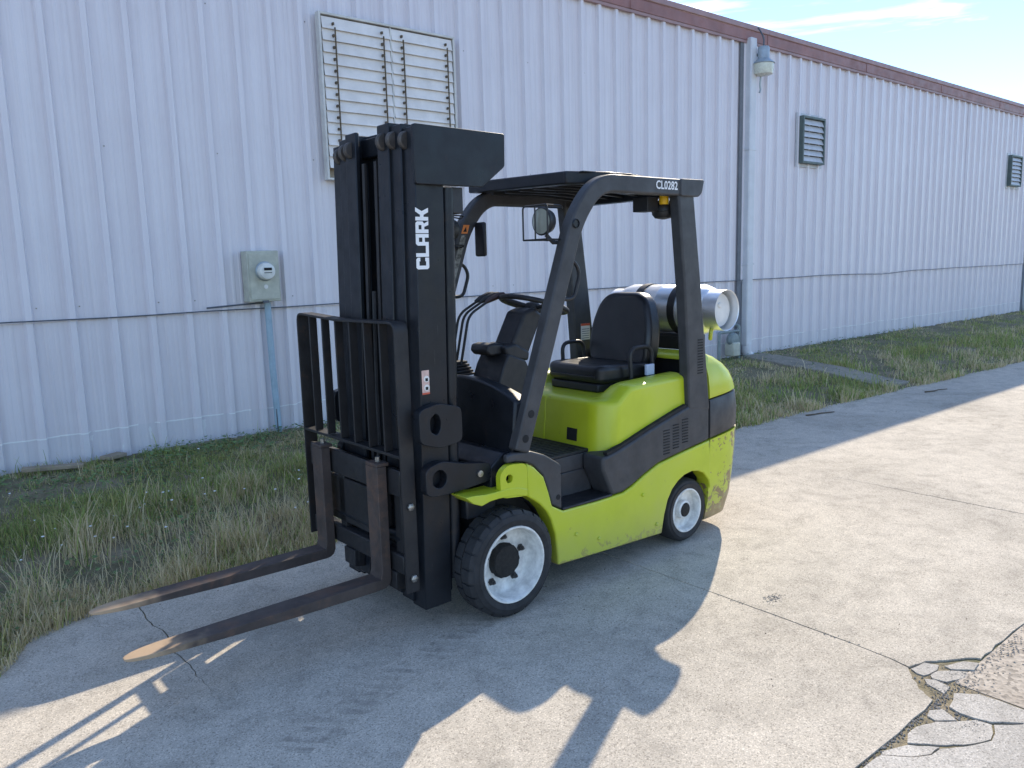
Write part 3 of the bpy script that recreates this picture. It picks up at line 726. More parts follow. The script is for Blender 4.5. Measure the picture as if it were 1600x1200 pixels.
# ---- chassis
arch_f = [(-.317, .165), (-.317, .212), (-.302, .336), (-.275, .420), (-.248, .468), (-.205, .515), (-.164, .546), (-.130, .568)]
arch_r = [(-1.622, .30), (-1.60, .36), (-1.55, .415), (-1.49, .440), (-1.434, .449), (-1.36, .440), (-1.30, .415), (-1.245, .375), (-1.205, .32), (-1.175, .24), (-1.150, .13)]
top_line = [(-.122, .575), (-.122, .742), (-.169, .715), (-.231, .654), (-.264, .564), (-.285, .49), (-.36, .448), (-.62, .441), (-.823, .445), (-.90, .468), (-1.0, .51), (-1.124, .552), (-1.35, .582), (-1.605, .612)]
P_(PR(arch_f+top_line+arch_r, 'y', .40, .50), 'chassis_side', 'green', .010, seg=3)
P_(PR(arch_f+top_line+arch_r, 'y', -.50, -.40), 'chassis_side', 'green', .010, seg=3)
P_(PR(arch_f+top_line+arch_r, 'y', -.398, .398).xform(lambda p: Vector((p.x, p.y, p.z-.004 if p.z > .4 else p.z+.003))), 'chassis_core', 'inner_dark', 0)
P_(B(-.316, .10, -.36, .36, .14, .58), 'front_axle', 'inner_dark')
P_(B(-1.62, -1.12, -.30, .30, .12, .44), 'rear_axle', 'inner_dark')
for x, z in ((-.45, .30), (-.62, .235), (-.98, .40), (-1.10, .20)):
    P_(MB().lathe([(.011, .4995), (.011, .506), (.006, .509), (.001, .5095)], (x, 0, z), 'y', 6), 'chassis_bolt', 'green', 0)
# ---- front fenders
for s in (1, -1):
    a, b_ = (.365, .502) if s > 0 else (-.502, -.365)
    poly = [(-.121, .577), (-.048, .597), (.06, .604), (.115, .602), (.165, .590), (.215, .612), (.258, .650), (.20, .648), (.135, .640), (.075, .640), (.002, .642), (-.06, .635), (-.121, .615)]
    P_(PR(poly, 'y', a, b_), 'fender', 'green', .004)
    ya = .466*s; yb = .499*s
        # lug plate with a lifting hole
    mb = MB(); out = rpoly([(-.121, .58), (.045, .600), (.050, .720), (.0, .758), (-.121, .746)], .035, 4); nO = len(out); cx, cz, hr = -.008, .688, .022
    hole = []
    for u, w_ in out:
        t = math.atan2(w_-cz, u-cx); hole.append((cx+hr*math.cos(t), cz+hr*math.sin(t)))
    v = [(u, y, w_) for y in (ya, yb) for u, w_ in out]+[(u, y, w_) for y in (ya, yb) for u, w_ in hole]
    f = []
    for i in range(nO):
        j = (i+1) % nO
        f += [(i, j, 2*nO+j, 2*nO+i), (nO+i, 3*nO+i, 3*nO+j, nO+j), (i, nO+i, nO+j, j), (2*nO+i, 2*nO+j, 3*nO+j, 3*nO+i)]
    P_(mb.add(v, f), 'lifting_lug', 'green', 0)
# ---- wheels
def wheel(x, s, r, w, yout, rimr, recess, treads, name):
    c = (x, 0, r); y0 = yout*s
    yy = lambda d: y0-s*d
    wh = MB(); e = .014
    prof = [(rimr, yy(.004)), (rimr+.012, yy(.0)), (rimr+.03, yy(-.003)), (r-.045, yy(-.001)), (r-.022, yy(.006)), (r-.010, yy(.022)), (r-.008, yy(w/2)), (r-.010, yy(w-.022)), (r-.022, yy(w-.006)), (r-.045, yy(w)), (rimr, yy(w))]
    wh.lathe(prof, c, 'y', 48, closed=True)
    if treads:
        n = 22
        for row in (0, 1):
            for k in range(n):
                a0 = 2*math.pi*(k+.5*row)/n; da = 2*math.pi/n*.85
                if row == 0: ds = [(.001, r-.040), (.012, r-.016), (.026, r-.001), (w*.50, r)]
                else: ds = [(w-.001, r-.040), (w-.012, r-.016), (w-.026, r-.001), (w*.54, r)]
                v = []; f = []; K = 3
                for q in range(K+1):
                    t = a0+da*(q/K-.5)
                    for d, rad in ds: v.append((x+rad*math.cos(t), yy(d), r+rad*math.sin(t)))
                    for d, rad in ds: v.append((x+(rad-.02)*math.cos(t), yy(d), r+(rad-.02)*math.sin(t)))
                for q in range(K):
                    o_ = q*8
                    for m_ in range(3): f.append((o_+m_, o_+m_+1, o_+9+m_, o_+8+m_))
                    f.append((o_+3, o_+7, o_+15, o_+11)); f.append((o_, o_+8, o_+12, o_+4))
                for o_ in (0, K*8):
                    for m_ in range(3): f.append((o_+m_, o_+m_+1, o_+m_+5, o_+m_+4))
                wh.add(v, f)
    ob = wh.build('wheel', 'rubber', FL, smooth=True, angle=35)
    rim = MB().lathe([(rimr+.002, yy(.012)), (rimr-.002, yy(.000)), (rimr-.010, yy(.000)), (rimr-.016, yy(.010)), (rimr-.018, yy(recess*.9)), (rimr-.030, yy(recess)), (.075, yy(recess-.004)), (.02, yy(recess-.004)), (.02, yy(recess+.02)), (rimr, yy(recess+.03))], c, 'y', 48, closed=True)
    rim.build('rim', 'rim_white', ob, smooth=True, angle=50)
    if treads:
        hub = MB().lathe([(.086, yy(recess+.0)), (.085, yy(recess-.03)), (.077, yy(recess-.045)), (.03, yy(recess-.05)), (.001, yy(recess-.051))], c, 'y', 30)
        hub.xform(lambda p: p+Vector((mnoise.noise(p*60)*.007, 0, mnoise.noise(p*60+Vector((9, 0, 0)))*.007)))
        hub.build('hub', 'grease', ob, smooth=True)
        for k in range(5):
            t = 2*math.pi*k/5+.35; cc = (x+.120*math.cos(t), 0, r+.120*math.sin(t))
            MB().lathe([(.019, yy(recess-.004)), (.019, yy(recess-.010)), (.0125, yy(recess-.010)), (.0125, yy(recess-.026)), (.006, yy(recess-.026)), (.006, yy(recess-.036))], cc, 'y', 6).build('wheel_nut', 'nut_dark', ob)
    else:
        MB().lathe([(.058, yy(recess-.002)), (.055, yy(recess-.035)), (.045, yy(recess-.04)), (.043, yy(recess-.034))], c, 'y', 28).build('hub_ring', 'rim_white', ob, smooth=True)
        MB().lathe([(.044, yy(recess-.03)), (.040, yy(recess-.042)), (.02, yy(recess-.046)), (.001, yy(recess-.047))], c, 'y', 24).build('hub', 'grease', ob, smooth=True)
for s in (1, -1):
    wheel(0.0, s, .2665, .165, .535, .192, .105, True, 'f'); wheel(-1.42, s, .203, .145, .475, .136, .055, False, 'r')
# ---- dark grey side cowls, floor, step
for s in (1, -1):
    def Y(a, b_): return (a, b_) if s > 0 else (-b_, -a)
    poly = [(-.005, .762), (-.005, .800), (-.05, .806), (-.16, .796), (-.25, .762), (-.33, .712), (-.362, .690), (-.362, .452), (-.291, .492), (-.268, .568), (-.235, .658), (-.171, .722), (-.12, .748), (-.06, .762)]
    P_(PR(poly, 'y', *Y(.455, .490)), 'floor_cowl', 'frame_grey', .010, seg=3)
    poly = [(-.735, .447), (-.823, .449), (-.90, .472), (-1.0, .514), (-1.124, .556), (-1.35, .586), (-1.603, .616), (-1.600, .83), (-1.40, .850), (-1.36, .842), (-1.05, .765), (-.80, .695), (-.70, .674), (-.66, .672), (-.66, .60)]
    P_(PR(poly, 'y', *Y(.34, .497)), 'side_cowl', 'frame_grey', .016, seg=3)
    P_(PR([(-.364, .447), (-.735, .443), (-.735, .457), (-.364, .461)], 'y', *Y(.335, .496)), 'step_plate', 'black_plastic', .005)
    # louvre rows in the side cowl
    for k in range(3):
        for j in range(9):
            x = -1.165-k*.085-.006*j*0; z = .735-j*.017+k*.020
            P_(B(x-.055, x, *Y(.4965, .5005), z, z+.006), 'cowl_louvre', 'inner_dark', 0)
    MB().lathe([(.014, Y(.488, .4925)[1 if s > 0 else 0]), (.014, Y(.47, .486)[0])], (-.335, 0, .525), 'y', 14).build('bolt_hole', 'inner_dark', FL)
fpoly = [(-.36, .455), (-.10, .455), (-.10, -.455), (-.36, -.455), (-.36, -.338), (-.74, -.338), (-.74, .338), (-.36, .338)]
P_(PR([(-.36, .45), (-.10, .45), (-.10, -.45), (-.36, -.45), (-.36, -.336), (-.74, -.336), (-.74, .336), (-.36, .336)], 'z', .586, .672), 'floor_block', 'frame_grey', .004)
P_(PR(fpoly, 'z', .6725, .690), 'floor_mat', 'black_plastic', .004)
for k in range(15):
    x = -.70+k*.04; hw = .33 if x < -.37 else .44
    P_(B(x, x+.012, -hw, hw, .6905, .6928), 'mat_rib', 'black_plastic', 0)
P_(B(-.735, -.36, -.338, .338, .44, .585), 'step_well', 'frame_grey', .006)
# ---- cowl (dash) behind the mast
def cowl_section(x, ztop, half): return [(x, y, ztop-.09*(abs(y)/.46)**2) for y in np.linspace(half, -half, 11)]
mb = MB(); fr_ = cowl_section(-.095, 1.140, .455); bk = cowl_section(-.215, 1.120, .455); n = 11
v = fr_+bk+[(-.060, y, .70) for _, y, _ in fr_]+[(-.16, y, .70) for _, y, _ in bk]
f = [(i, i+1, n+i+1, n+i) for i in range(n-1)]+[(i, i+1, 2*n+i+1, 2*n+i) for i in range(n-1)]+[(n+i, n+i+1, 3*n+i+1, 3*n+i) for i in range(n-1)]+[(2*n+i, 2*n+i+1, 3*n+i+1, 3*n+i) for i in range(n-1)]+[(0, n, 3*n, 2*n), (n-1, 2*n-1, 4*n-1, 3*n-1)]
P_(mb.add(v, f), 'dash_cowl', 'mast_black', .012)
P_(PR([(-.122, .60), (-.122, .80), (-.03, .80), (.05, .74), (.05, .60)], 'y', -.425, .425), 'front_frame', 'mast_black', .008)
P_(B(.0, .18, -.40, .40, .50, .60), 'mast_mount', 'mast_black', .01)
# ---- steering column, wheel, dash pod
P_(PR([(-.24, 1.0), (-.31, 1.17), (-.35, 1.235), (-.47, 1.19), (-.52, 1.10), (-.46, .98), (-.30, .95)], 'y', -.13, .11), 'dash_pod', 'black_plastic', .012, seg=3)
P_(PR([(-.36, 1.20), (-.34, 1.27), (-.42, 1.285), (-.52, 1.23), (-.51, 1.18)], 'y', -.12, .09), 'dash_panel', 'black_plastic', .015, seg=3)
P_(PR([(-.36, 1.20), (-.50, 1.17), (-.635, 1.425), (-.575, 1.470), (-.50, 1.45)], 'y', -.085, .075), 'steering_column', 'black_plastic', .018, seg=3)
P_(PR([(-.27, 1.225), (-.245, 1.25), (-.255, 1.285), (-.30, 1.292), (-.42, 1.275), (-.42, 1.225)], 'y', -.10, .05), 'dash_tray', 'black_plastic', .012)
sw_c = Vector((-.635, 0, 1.480)); tilt = R(17)
def swt(p):  # local wheel plane -> vehicle
    c_, s_ = math.cos(tilt), math.sin(tilt); return Vector((sw_c.x+p.x*c_-p.z*s_, sw_c.y+p.y, sw_c.z+p.x*s_+p.z*c_))
ring = [(.19*math.cos(2*math.pi*k/40), .19*math.sin(2*math.pi*k/40), 0) for k in range(41)]
sw = P_(MB().tube(ring, .0145, 10, False).xform(swt), 'steering_wheel', 'black_plastic', 0, smooth=True)
for a in (80, 200, 320):
    MB().tube([(0, 0, -.02), (.19*math.cos(R(a)), .19*math.sin(R(a)), 0)], .013, 8).xform(swt).build('spoke', 'black_plastic', sw, smooth=True)
MB().lathe([(.02, .015), (.045, .0), (.05, -.03), (.04, -.06)], (0, 0, 0), 'z', 20).xform(swt).build('steering_hub', 'black_plastic', sw, smooth=True)
# ---- hydraulic levers with boots
for k in range(3):
    y = -.185-.062*k; x = -.245-.012*k
    lv = P_(MB().tube(rpath([(x, y, 1.16), (x-.065, y, 1.435), (x-.20, y+.03, 1.515), (x-.24, y+.04, 1.53)], .05), .0075, 8), 'control_lever', 'black_plastic', 0, smooth=True)
    MB().tube([(x-.17, y+.02, 1.50), (x-.20, y+.03, 1.517), (x-.25, y+.045, 1.537), (x-.285, y+.05, 1.545)], .016, 8, True, [.010, .017, .019, .010]).build('lever_knob', 'knob_red' if k == 0 else 'black_plastic', lv, smooth=True)
for j in range(5):
    w_ = .052-.005*j; P_(B(-.26-w_, -.25+w_, -.25-w_*2.1, -.25+w_*2.1, 1.105+.016*j, 1.118+.016*j), 'lever_boot', 'rubber', .004)
def strip(path, w, y0, y1):
    """side-view band of width w along a path, extruded in y"""
    path = [Vector((p[0], p[1])) for p in path]; L_, R_ = [], []
    for i, p in enumerate(path):
        d = (path[min(i+1, len(path)-1)]-path[max(i-1, 0)]).normalized(); n_ = Vector((-d.y, d.x)); ww = w[i] if isinstance(w, list) else w
        L_.append(p+n_*ww/2); R_.append(p-n_*ww/2)
    return L_, R_
def strip_mb(path, w, y0, y1):
    L_, R_ = strip(path, w, y0, y1); mb = MB(); n = len(L_); v = []
    for y in (y0, y1):
        v += [(p.x, y, p.y) for p in L_]+[(p.x, y, p.y) for p in R_]
    f = []
    for i in range(n-1):
        f += [(i, i+1, n+i+1, n+i), (2*n+i, 3*n+i, 3*n+i+1, 2*n+i+1), (i, 2*n+i, 2*n+i+1, i+1), (n+i, n+i+1, 3*n+i+1, 3*n+i)]
    f += [(0, n, 3*n, 2*n), (n-1, 3*n-1, 4*n-1, 2*n-1)]
    return mb.add(v, f)
strip_mb0 = strip_mb
# ---- engine hood
def hood_mesh():
    U = [0, .03, .06, .10, .14, .18, .22, .27, .33, .42, .55, .75, 1.0]; V = [-.462, -.43, -.39, -.35, -.31, -.285, -.26, -.15, 0, .15, .26, .285, .31, .35, .39, .43, .462]
    def pt(u, y):
        xf = -.735-max(0, abs(y)-.36)*.75-(max(0, abs(y)-.43)*.6); x = xf+(-1.42-xf)*u
        sx = min(1, max(0, (-x-.80)/.15)); sx = sx*sx*(3-2*sx); top = .955+sx*(.075+.015*min(1, (-x-.8)/.6))
        w = min(1, max(0, (abs(y)-.255)/.075)); w = w*w*(3-2*w)
        z = .955+(top-.955)*w-.020*max(0, (abs(y)-.39)/.07)**2-.012*max(0, 1-u/.05)
        return (x, y, z)
    mb = MB(); n = len(V); v = [pt(u, y) for u in U for y in V]
    f = [(i*n+k, i*n+k+1, (i+1)*n+k+1, (i+1)*n+k) for i in range(len(U)-1) for k in range(n-1)]
    loop = [k for k in range(n)]+[i*n+n-1 for i in range(1, len(U))]+[(len(U)-1)*n+k for k in range(n-2, -1, -1)]+[i*n for i in range(len(U)-2, 0, -1)]
    o = len(v); m_ = len(loop)
    for q in loop:
        x, y, z = v[q]; v.append((x+(.030 if x > -.95 else 0), y*1.022, .60))
    f += [(loop[a], loop[(a+1) % m_], o+(a+1) % m_, o+a) for a in range(m_)]; f.append(tuple(o+a for a in range(m_)))
    return mb.add(v, f)
P_(hood_mesh(), 'hood', 'green', .018, seg=3)
P_(PR([(-.706, .68), (-.732, .945), (-.752, .945), (-.73, .68)], 'y', -.245, -.02), 'hood_rib', 'green', .008)
P_(B(-.722, -.716, .165, .245, .715, .785).xform(lambda p: Vector((p.x+.001-(p.z-.75)*.085, p.y, p.z))), 'data_plate', 'inner_dark', .001)
for s in (1, -1):
    a, b_ = (.462, .4925) if s > 0 else (-.4925, -.462)
    P_(strip_mb0([(-.70, .684), (-.80, .704), (-1.05, .774), (-1.30, .838), (-1.385, .856)], .016, a, b_), 'hood_gap_shade', 'inner_dark', 0)  # black strip stands in for the shadow gap along the hood edge
# ---- seat
P_(B(-1.36, -.94, -.20, .20, .955, 1.005), 'seat_base', 'black_plastic', .01)
cu = PR(rpoly([(-.93, -.235), (-.93, .235), (-1.37, .255), (-1.37, -.255)], .07, 5), 'z', 1.005, 1.085)
P_(cu.xform(lambda p: Vector((p.x, p.y, p.z+(.018*abs(p.y)/.25 if p.z > 1.05 else 0)+(.012 if p.x > -1.0 and p.z > 1.05 else 0)))), 'seat_cushion', 'vinyl', .03, seg=4)
bk = PR(rpoly([(-.245, 1.05), (-.255, 1.30), (-.175, 1.515), (.175, 1.515), (.255, 1.30), (.245, 1.05)], .13, 7), 'x', -1.42, -1.315)
P_(bk.xform(lambda p: Vector((p.x-(p.z-1.05)*.16+.30*(abs(p.y)**2 if p.x > -1.40 else 0), p.y, p.z))), 'seat_back', 'vinyl', .032, seg=4)
for s in (1, -1):
    y = .285*s
    P_(MB().tube(rpath([(-1.13, y, 1.02), (-1.12, y, 1.205), (-1.31, y, 1.205), (-1.33, y, 1.02)], .06), .0125, 10), 'hip_restraint', 'black_plastic', 0, smooth=True)
P_(MB().tube([Vector((-.925, y, 1.047)) for y in np.linspace(-.19, .19, 5)], .005, 6), 'seat_piping', 'vinyl', 0, smooth=True)
P_(MB().tube(rpath([(-1.335, -.165, 1.13), (-1.385, -.165, 1.43), (-1.385, .165, 1.43), (-1.335, .165, 1.13)], .10).copy(), .004, 6), 'seat_seam', 'vinyl', 0, smooth=True)
P_(B(-1.31, -1.24, .292, .312, 1.035, 1.10), 'belt_buckle', 'tag_blue', .004)
# ---- overhead guard
leg_path = [(p.x, p.y) for p in rpath([Vector((-.095, .805, 0)), Vector((-.50, 1.93, 0)), Vector((-.66, 2.108, 0)), Vector((-1.47, 2.108, 0))], .26, 9)]
for s in (1, -1):
    a, b_ = (.435, .502) if s > 0 else (-.502, -.435)
    leg = P_(strip_mb(leg_path, .092, a, b_), 'guard_leg', 'frame_grey', .012, seg=3)
    for x, z in ((-.115, .868), (-.155, .985)):
        MB().lathe([(.020, (.5035 if s > 0 else -.5035)), (.020, (.495 if s > 0 else -.495))], (x, 0, z), 'y', 16).build('bolt_hole', 'inner_dark', leg)
    MB().lathe([(.024, .506*s), (.020, .512*s), (.024, .49*s)], (-.477, 0, 1.90), 'y', 16).build('pivot_bolt', 'mast_black', leg, smooth=True)
    pil = [(-1.605, .80), (-1.40, .83), (-1.388, 1.14), (-1.352, 1.58), (-1.295, 2.06), (-1.30, 2.10), (-1.435, 2.10), (-1.437, 2.06), (-1.505, 1.58), (-1.565, 1.12)]
    a2, b2 = (.425, .498) if s > 0 else (-.498, -.425)
    pl = P_(PR(pil, 'y', a2, b2), 'guard_pillar', 'frame_grey', .012, seg=3)
    for j in range(13):
        z = 1.035+j*.0165; yv = (.4965, .4995) if s > 0 else (-.4995, -.4965)
        B(-1.532+.0005*j, -1.478, *yv, z, z+.008).build('pillar_louvre', 'inner_dark', pl)
    a3, b3 = (.425, .510) if s > 0 else (-.510, -.425)
    P_(PR(rpoly([(-1.30, 2.155), (-1.515, 2.158), (-1.495, 2.085), (-1.465, 2.060), (-1.30, 2.060)], .012, 2), 'y', a3, b3), 'guard_end_cap', 'frame_grey', .006)
    # grab handle
    yh = .47*s
    P_(MB().tube(rpath([(-.385, yh, 1.735), (-.47, yh, 1.735), (-.525, yh, 1.66), (-.480, yh, 1.52), (-.31, yh, 1.53)] if False else [(-.40, yh, 1.74), (-.50, yh, 1.715), (-.535, yh, 1.655), (-.49, yh, 1.535), (-.44, yh, 1.525), (-.33, yh, 1.55)], .04), .0105, 8), 'grab_handle', 'black_plastic', 0, smooth=True)
P_(PR([(-.600, -.53), (-.575, .34), (-.80, .436), (-.86, .434), (-.66, .30), (-.68, -.53)], 'z', 2.10, 2.165).xform(lambda p: Vector((p.x, p.y, p.z+.022-.03*p.y))), 'guard_header', 'mast_black', .008)
P_(B(-1.46, -1.38, -.433, .433, 2.07, 2.14), 'guard_rear_bar', 'mast_black', .008)
for k in range(7):
    y = -.36+.12*k; P_(PR([(-.65, 2.115), (-.65, 2.165), (-1.0, 2.168), (-1.42, 2.140), (-1.42, 2.09), (-1.0, 2.115)], 'y', y-.010, y+.010), 'guard_slat', 'mast_black', .003)
P_(PR([(-.64, 2.168), (-1.0, 2.171), (-1.44, 2.142), (-1.44, 2.148), (-1.0, 2.178), (-.64, 2.175)], 'y', -.42, .40), 'guard_roof', 'mast_black', .002)
# unit number on the guard rail
v, f = text_mesh('CL0282', .062); tm = MB().add(v, f); tm.xform(lambda p: Vector((-1.185-p.x*.94, .5035, 2.112+p.y)))
P_(tm, 'unit_number', 'white_paint', 0)
# ---- lights on brackets
for s in (1, -1):
    y = .40*s
    r_ = P_(MB().lathe([(.02, -.055), (.055, -.035), (.068, .0), (.070, .012), (.066, .016)], (-.355, y, 1.915), 'x', 24), 'work_light', 'black_plastic', 0, smooth=True)
    MB().lathe([(.064, .012), (.062, .016), (.03, .021), (.001, .022)], (-.355, y, 1.915), 'x', 24).build('light_lens', 'chrome_glass', r_, smooth=True)
    fr2 = [(-.30, y-.09, 1.825), (-.30, y-.09, 1.99), (-.30, y+.09, 1.99), (-.30, y+.09, 1.825), (-.30, y-.09, 1.825)]
    MB().tube(rpath(fr2, .02), .0045, 6).build('light_guard', 'black_plastic', r_, smooth=True)
    MB().tube(rpath([(-.30, y, 1.99), (-.30, y, 1.825)], .02), .004, 6).build('light_guard', 'black_plastic', r_, smooth=True)
    for dz in (1.825, 1.99):
        for dy in (-.08, .08): MB().tube(rpath([(-.30, y+dy, dz), (-.42, y+dy*.7, dz), (-.46, y+.03*s, dz-.01)], .03), .0045, 6).build('light_guard', 'black_plastic', r_, smooth=True)
    MB().tube([(-.37, y, 1.85), (-.40, y+.02*s, 1.81), (-.44, y+.045*s, 1.81)], .011, 6).build('light_bracket', 'black_plastic', r_)
P_(B(-.60, -.575, -.455, -.36, 1.76, 1.96), 'mirror', 'black_plastic', .012)
P_(B(-1.285, -1.19, .25, .36, 1.985, 2.065), 'beacon_mount', 'black_plastic', .004)
P_(MB().lathe([(.024, .035), (.030, .0), (.026, -.022)], (-1.305, .385, 2.045), 'z', 18), 'strobe_beacon', 'yellow', 0, smooth=True)
al = P_(MB().lathe([(.030, .05), (.055, .03), (.068, -.005), (.066, -.03), (.05, -.05), (.01, -.058)], (-1.350, .345, 2.000), 'z', 24), 'backup_alarm', 'black_plastic', 0, smooth=True)
for j in range(3): MB().lathe([(.066-.010*j, -.010-.016*j), (.070-.010*j, -.014-.016*j), (.066-.010*j, -.018-.016*j)], (-1.350, .345, 2.000), 'z', 24).build('alarm_ring', 'black_plastic', al)
# ---- rear deck and counterweight
def cw_ring(z, xb, W, slope=.0):
    out = []; n = 22; x0 = -1.612
    for i in range(n+1):
        t = math.pi/2-math.pi*i/n; c_, s_ = math.cos(t), math.sin(t); e = 2/4.2
        x = x0-(abs(c_)**e)*(x0-xb); y = W*math.copysign(abs(s_)**e, s_); out.append((x, y, z+slope*(x0-x)))
    return out
def loft(rings):
    mb = MB(); n = len(rings[0]); v = [p for r_ in rings for p in r_]; f = []
    for i in range(len(rings)-1):
        for k in range(n-1): f.append((i*n+k, i*n+k+1, (i+1)*n+k+1, (i+1)*n+k))
        f.append((i*n, (i+1)*n, (i+2)*n-1, (i+1)*n-1))
    f += [tuple(range(n)), tuple(range((len(rings)-1)*n, len(rings)*n))]
    return mb.add(v, f)
P_(loft([cw_ring(.075, -1.925, .42), cw_ring(.10, -1.955, .455), cw_ring(.22, -1.985, .482), cw_ring(.36, -2.010, .490), cw_ring(.50, -2.030, .494), cw_ring(.612, -2.045, .496, .10)]), 'counterweight', 'green_worn', 0, smooth=True, angle=50)
P_(loft([cw_ring(.622, -2.038, .490, .10), cw_ring(.63, -2.045, .496, .10), cw_ring(.74, -2.050, .497, .10), cw_ring(.85, -2.030, .494, .08), cw_ring(.858, -2.022, .488, .08)]), 'counterweight_band', 'frame_grey', 0, smooth=True, angle=50)
P_(loft([cw_ring(.866, -2.018, .486, .08), cw_ring(.872, -2.026, .492, .08), cw_ring(.94, -2.000, .488, .05), cw_ring(1.00, -1.960, .480, .03), cw_ring(1.06, -1.895, .462), cw_ring(1.105, -1.815, .43), cw_ring(1.135, -1.73, .385), cw_ring(1.145, -1.66, .33)]), 'counterweight_top', 'green', 0, smooth=True, angle=50)
P_(B(-1.64, -1.58, -.41, .41, .95, 1.104), 'radiator_grille', 'black_plastic', .004)
P_(B(-1.618, -1.39, -.42, .42, .60, .985), 'radiator_box', 'inner_dark', .01)
P_(PR([(-1.50, 1.105), (-1.52, 1.135), (-1.58, 1.150), (-1.64, 1.150), (-1.64, 1.105)], 'y', -.40, .40), 'rear_deck', 'green', .015)
P_(B(-1.88, -1.70, -.28, .26, 1.14, 1.233), 'tank_cradle', 'black_plastic', .01)
# ---- mast
def lean(p): return Vector((p.x-math.tan(R(1.4))*(p.z-.9), p.y, p.z))
def channel(yo, yi, s, x0, x1, z0, z1, th=.018):
    """C section open towards the middle of the truck"""
    yo *= s; yi *= s; t = th*s
    poly = [(x0, yo), (x1, yo), (x1, yi), (x1-.022, yi), (x1-.026, yo-t), (x0+.026, yo-t), (x0+.022, yi), (x0, yi)]
    return PR(poly, 'z', z0, z1).xform(lean)
for s in (1, -1):
    P_(channel(.372, .262, s, .250, .400, .11, 2.315), 'outer_mast_rail', 'mast_black', .004)
    P_(channel(.285, .185, s, .268, .412, .13, 2.335), 'middle_mast_rail', 'mast_black', .004)
    P_(channel(.200, .100, s, .286, .424, .15, 2.350), 'inner_mast_rail', 'mast_black', .004)
    for y, z, x in ((.300, 2.262, .378), (.222, 2.270, .392), (.150, 2.272, .402)):
        P_(MB().lathe([(.01, -.014), (.034, -.014), (.040, -.008), (.040, .008), (.034, .014), (.01, .014)], (x, y*s, z), 'y', 24).xform(lambda p: p+Vector((-math.tan(R(1.4))*(z-.9)+.018, 0, 0))), 'mast_roller', 'roller_steel', 0, smooth=True)
    P_(MB().tube([lean(Vector((.212, .345*s, .22))), lean(Vector((.212, .345*s, 2.06)))], .030, 14), 'lift_cylinder', 'mast_black', 0, smooth=True)
    P_(MB().tube([lean(Vector((.235, .10*s, .35))), lean(Vector((.235, .10*s, 1.75)))], .010, 8), 'hydraulic_hose', 'rubber', 0, smooth=True)
    P_(B(.40, .412, .055*s-.012, .055*s+.012, .5, 2.2).xform(lean), 'lift_chain', 'carriage_black', 0)
    # tilt brackets with oval eyes on the mast side
    def eye_plate(poly, hole, y0, y1, name):
        mb = MB(); nO = len(poly); cx, cz, ra, rb = hole; hh = []
        for u, w_ in poly:
            t = math.atan2((w_-cz)/rb, (u-cx)/ra); hh.append((cx+ra*math.cos(t), cz+rb*math.sin(t)))
        v = [(u, y, w_) for y in (y0, y1) for u, w_ in poly]+[(u, y, w_) for y in (y0, y1) for u, w_ in hh]; f = []
        for i in range(nO):
            j = (i+1) % nO
            f += [(i, j, 2*nO+j, 2*nO+i), (nO+i, 3*nO+i, 3*nO+j, nO+j), (i, nO+i, nO+j, j), (2*nO+i, 2*nO+j, 3*nO+j, 3*nO+i)]
        P_(mb.add(v, f), name, 'mast_black', .003)
    ya, yb = (.375, .425) if s > 0 else (-.425, -.375)
    eye_plate(rpoly([(.44, .92), (.44, 1.075), (.33, 1.095), (.205, 1.06), (.205, .90), (.33, .885)], .03, 4), (.355, 1.0, .030, .048), ya, yb, 'mast_bracket')
    eye_plate(rpoly([(.42, .67), (.42, .80), (.33, .825), (.20, .79), (.04, .765), (.04, .68), (.20, .665), (.33, .66)], .035, 4), (.345, .742, .040, .042), ya, yb, 'tilt_bracket')
    P_(MB().lathe([(.016, yb if s > 0 else ya), (.016, (yb+.01) if s > 0 else (ya-.01)), (.001, (yb+.012) if s > 0 else (ya-.012))], (.115, 0, .725), 'y', 12), 'pin_bolt', 'bolt', 0)
P_(B(.245, .290, -.36, .36, 2.22, 2.30).xform(lean), 'mast_crossmember', 'mast_black', .005)
P_(B(.300, .345, -.28, .28, 2.24, 2.33).xform(lean), 'mast_crossmember', 'mast_black', .005)
P_(B(.235, .262, -.36, .36, .95, 1.07).xform(lean), 'mast_crossmember', 'mast_black', .005)
P_(B(.235, .262, -.36, .36, .16, .34).xform(lean), 'mast_crossmember', 'mast_black', .005)
P_(MB().tube([lean(Vector((.325, -.02, .25))), lean(Vector((.325, -.02, 1.42)))], .048, 16), 'free_lift_cylinder', 'mast_black', 0, smooth=True)
P_(MB().tube([lean(Vector((.325, -.02, 1.42))), lean(Vector((.325, -.02, 1.60)))], .028, 14), 'cylinder_rod', 'bolt', 0, smooth=True)
P_(B(.24, .262, -.36, .20, .35, 2.22).xform(lean), 'hose_screen', 'inner_dark', 0)
gp = rpoly([(.386, 2.320), (-.122, 2.315), (-.118, 2.165), (.018, 2.066), (.386, 2.066)], .012, 3)
P_(PR(gp, 'y', .374, .398), 'hose_guard', 'mast_black', .004)
P_(PR([(.30, 2.31), (-.10, 2.305), (-.10, 2.18), (.02, 2.09), (.30, 2.09)], 'y', .33, .3735), 'hose_guard_mount', 'mast_black', .004)
P_(B(.115, .175, .30, .372, 1.945, 2.062), 'sensor_box', 'black_plastic', .004)
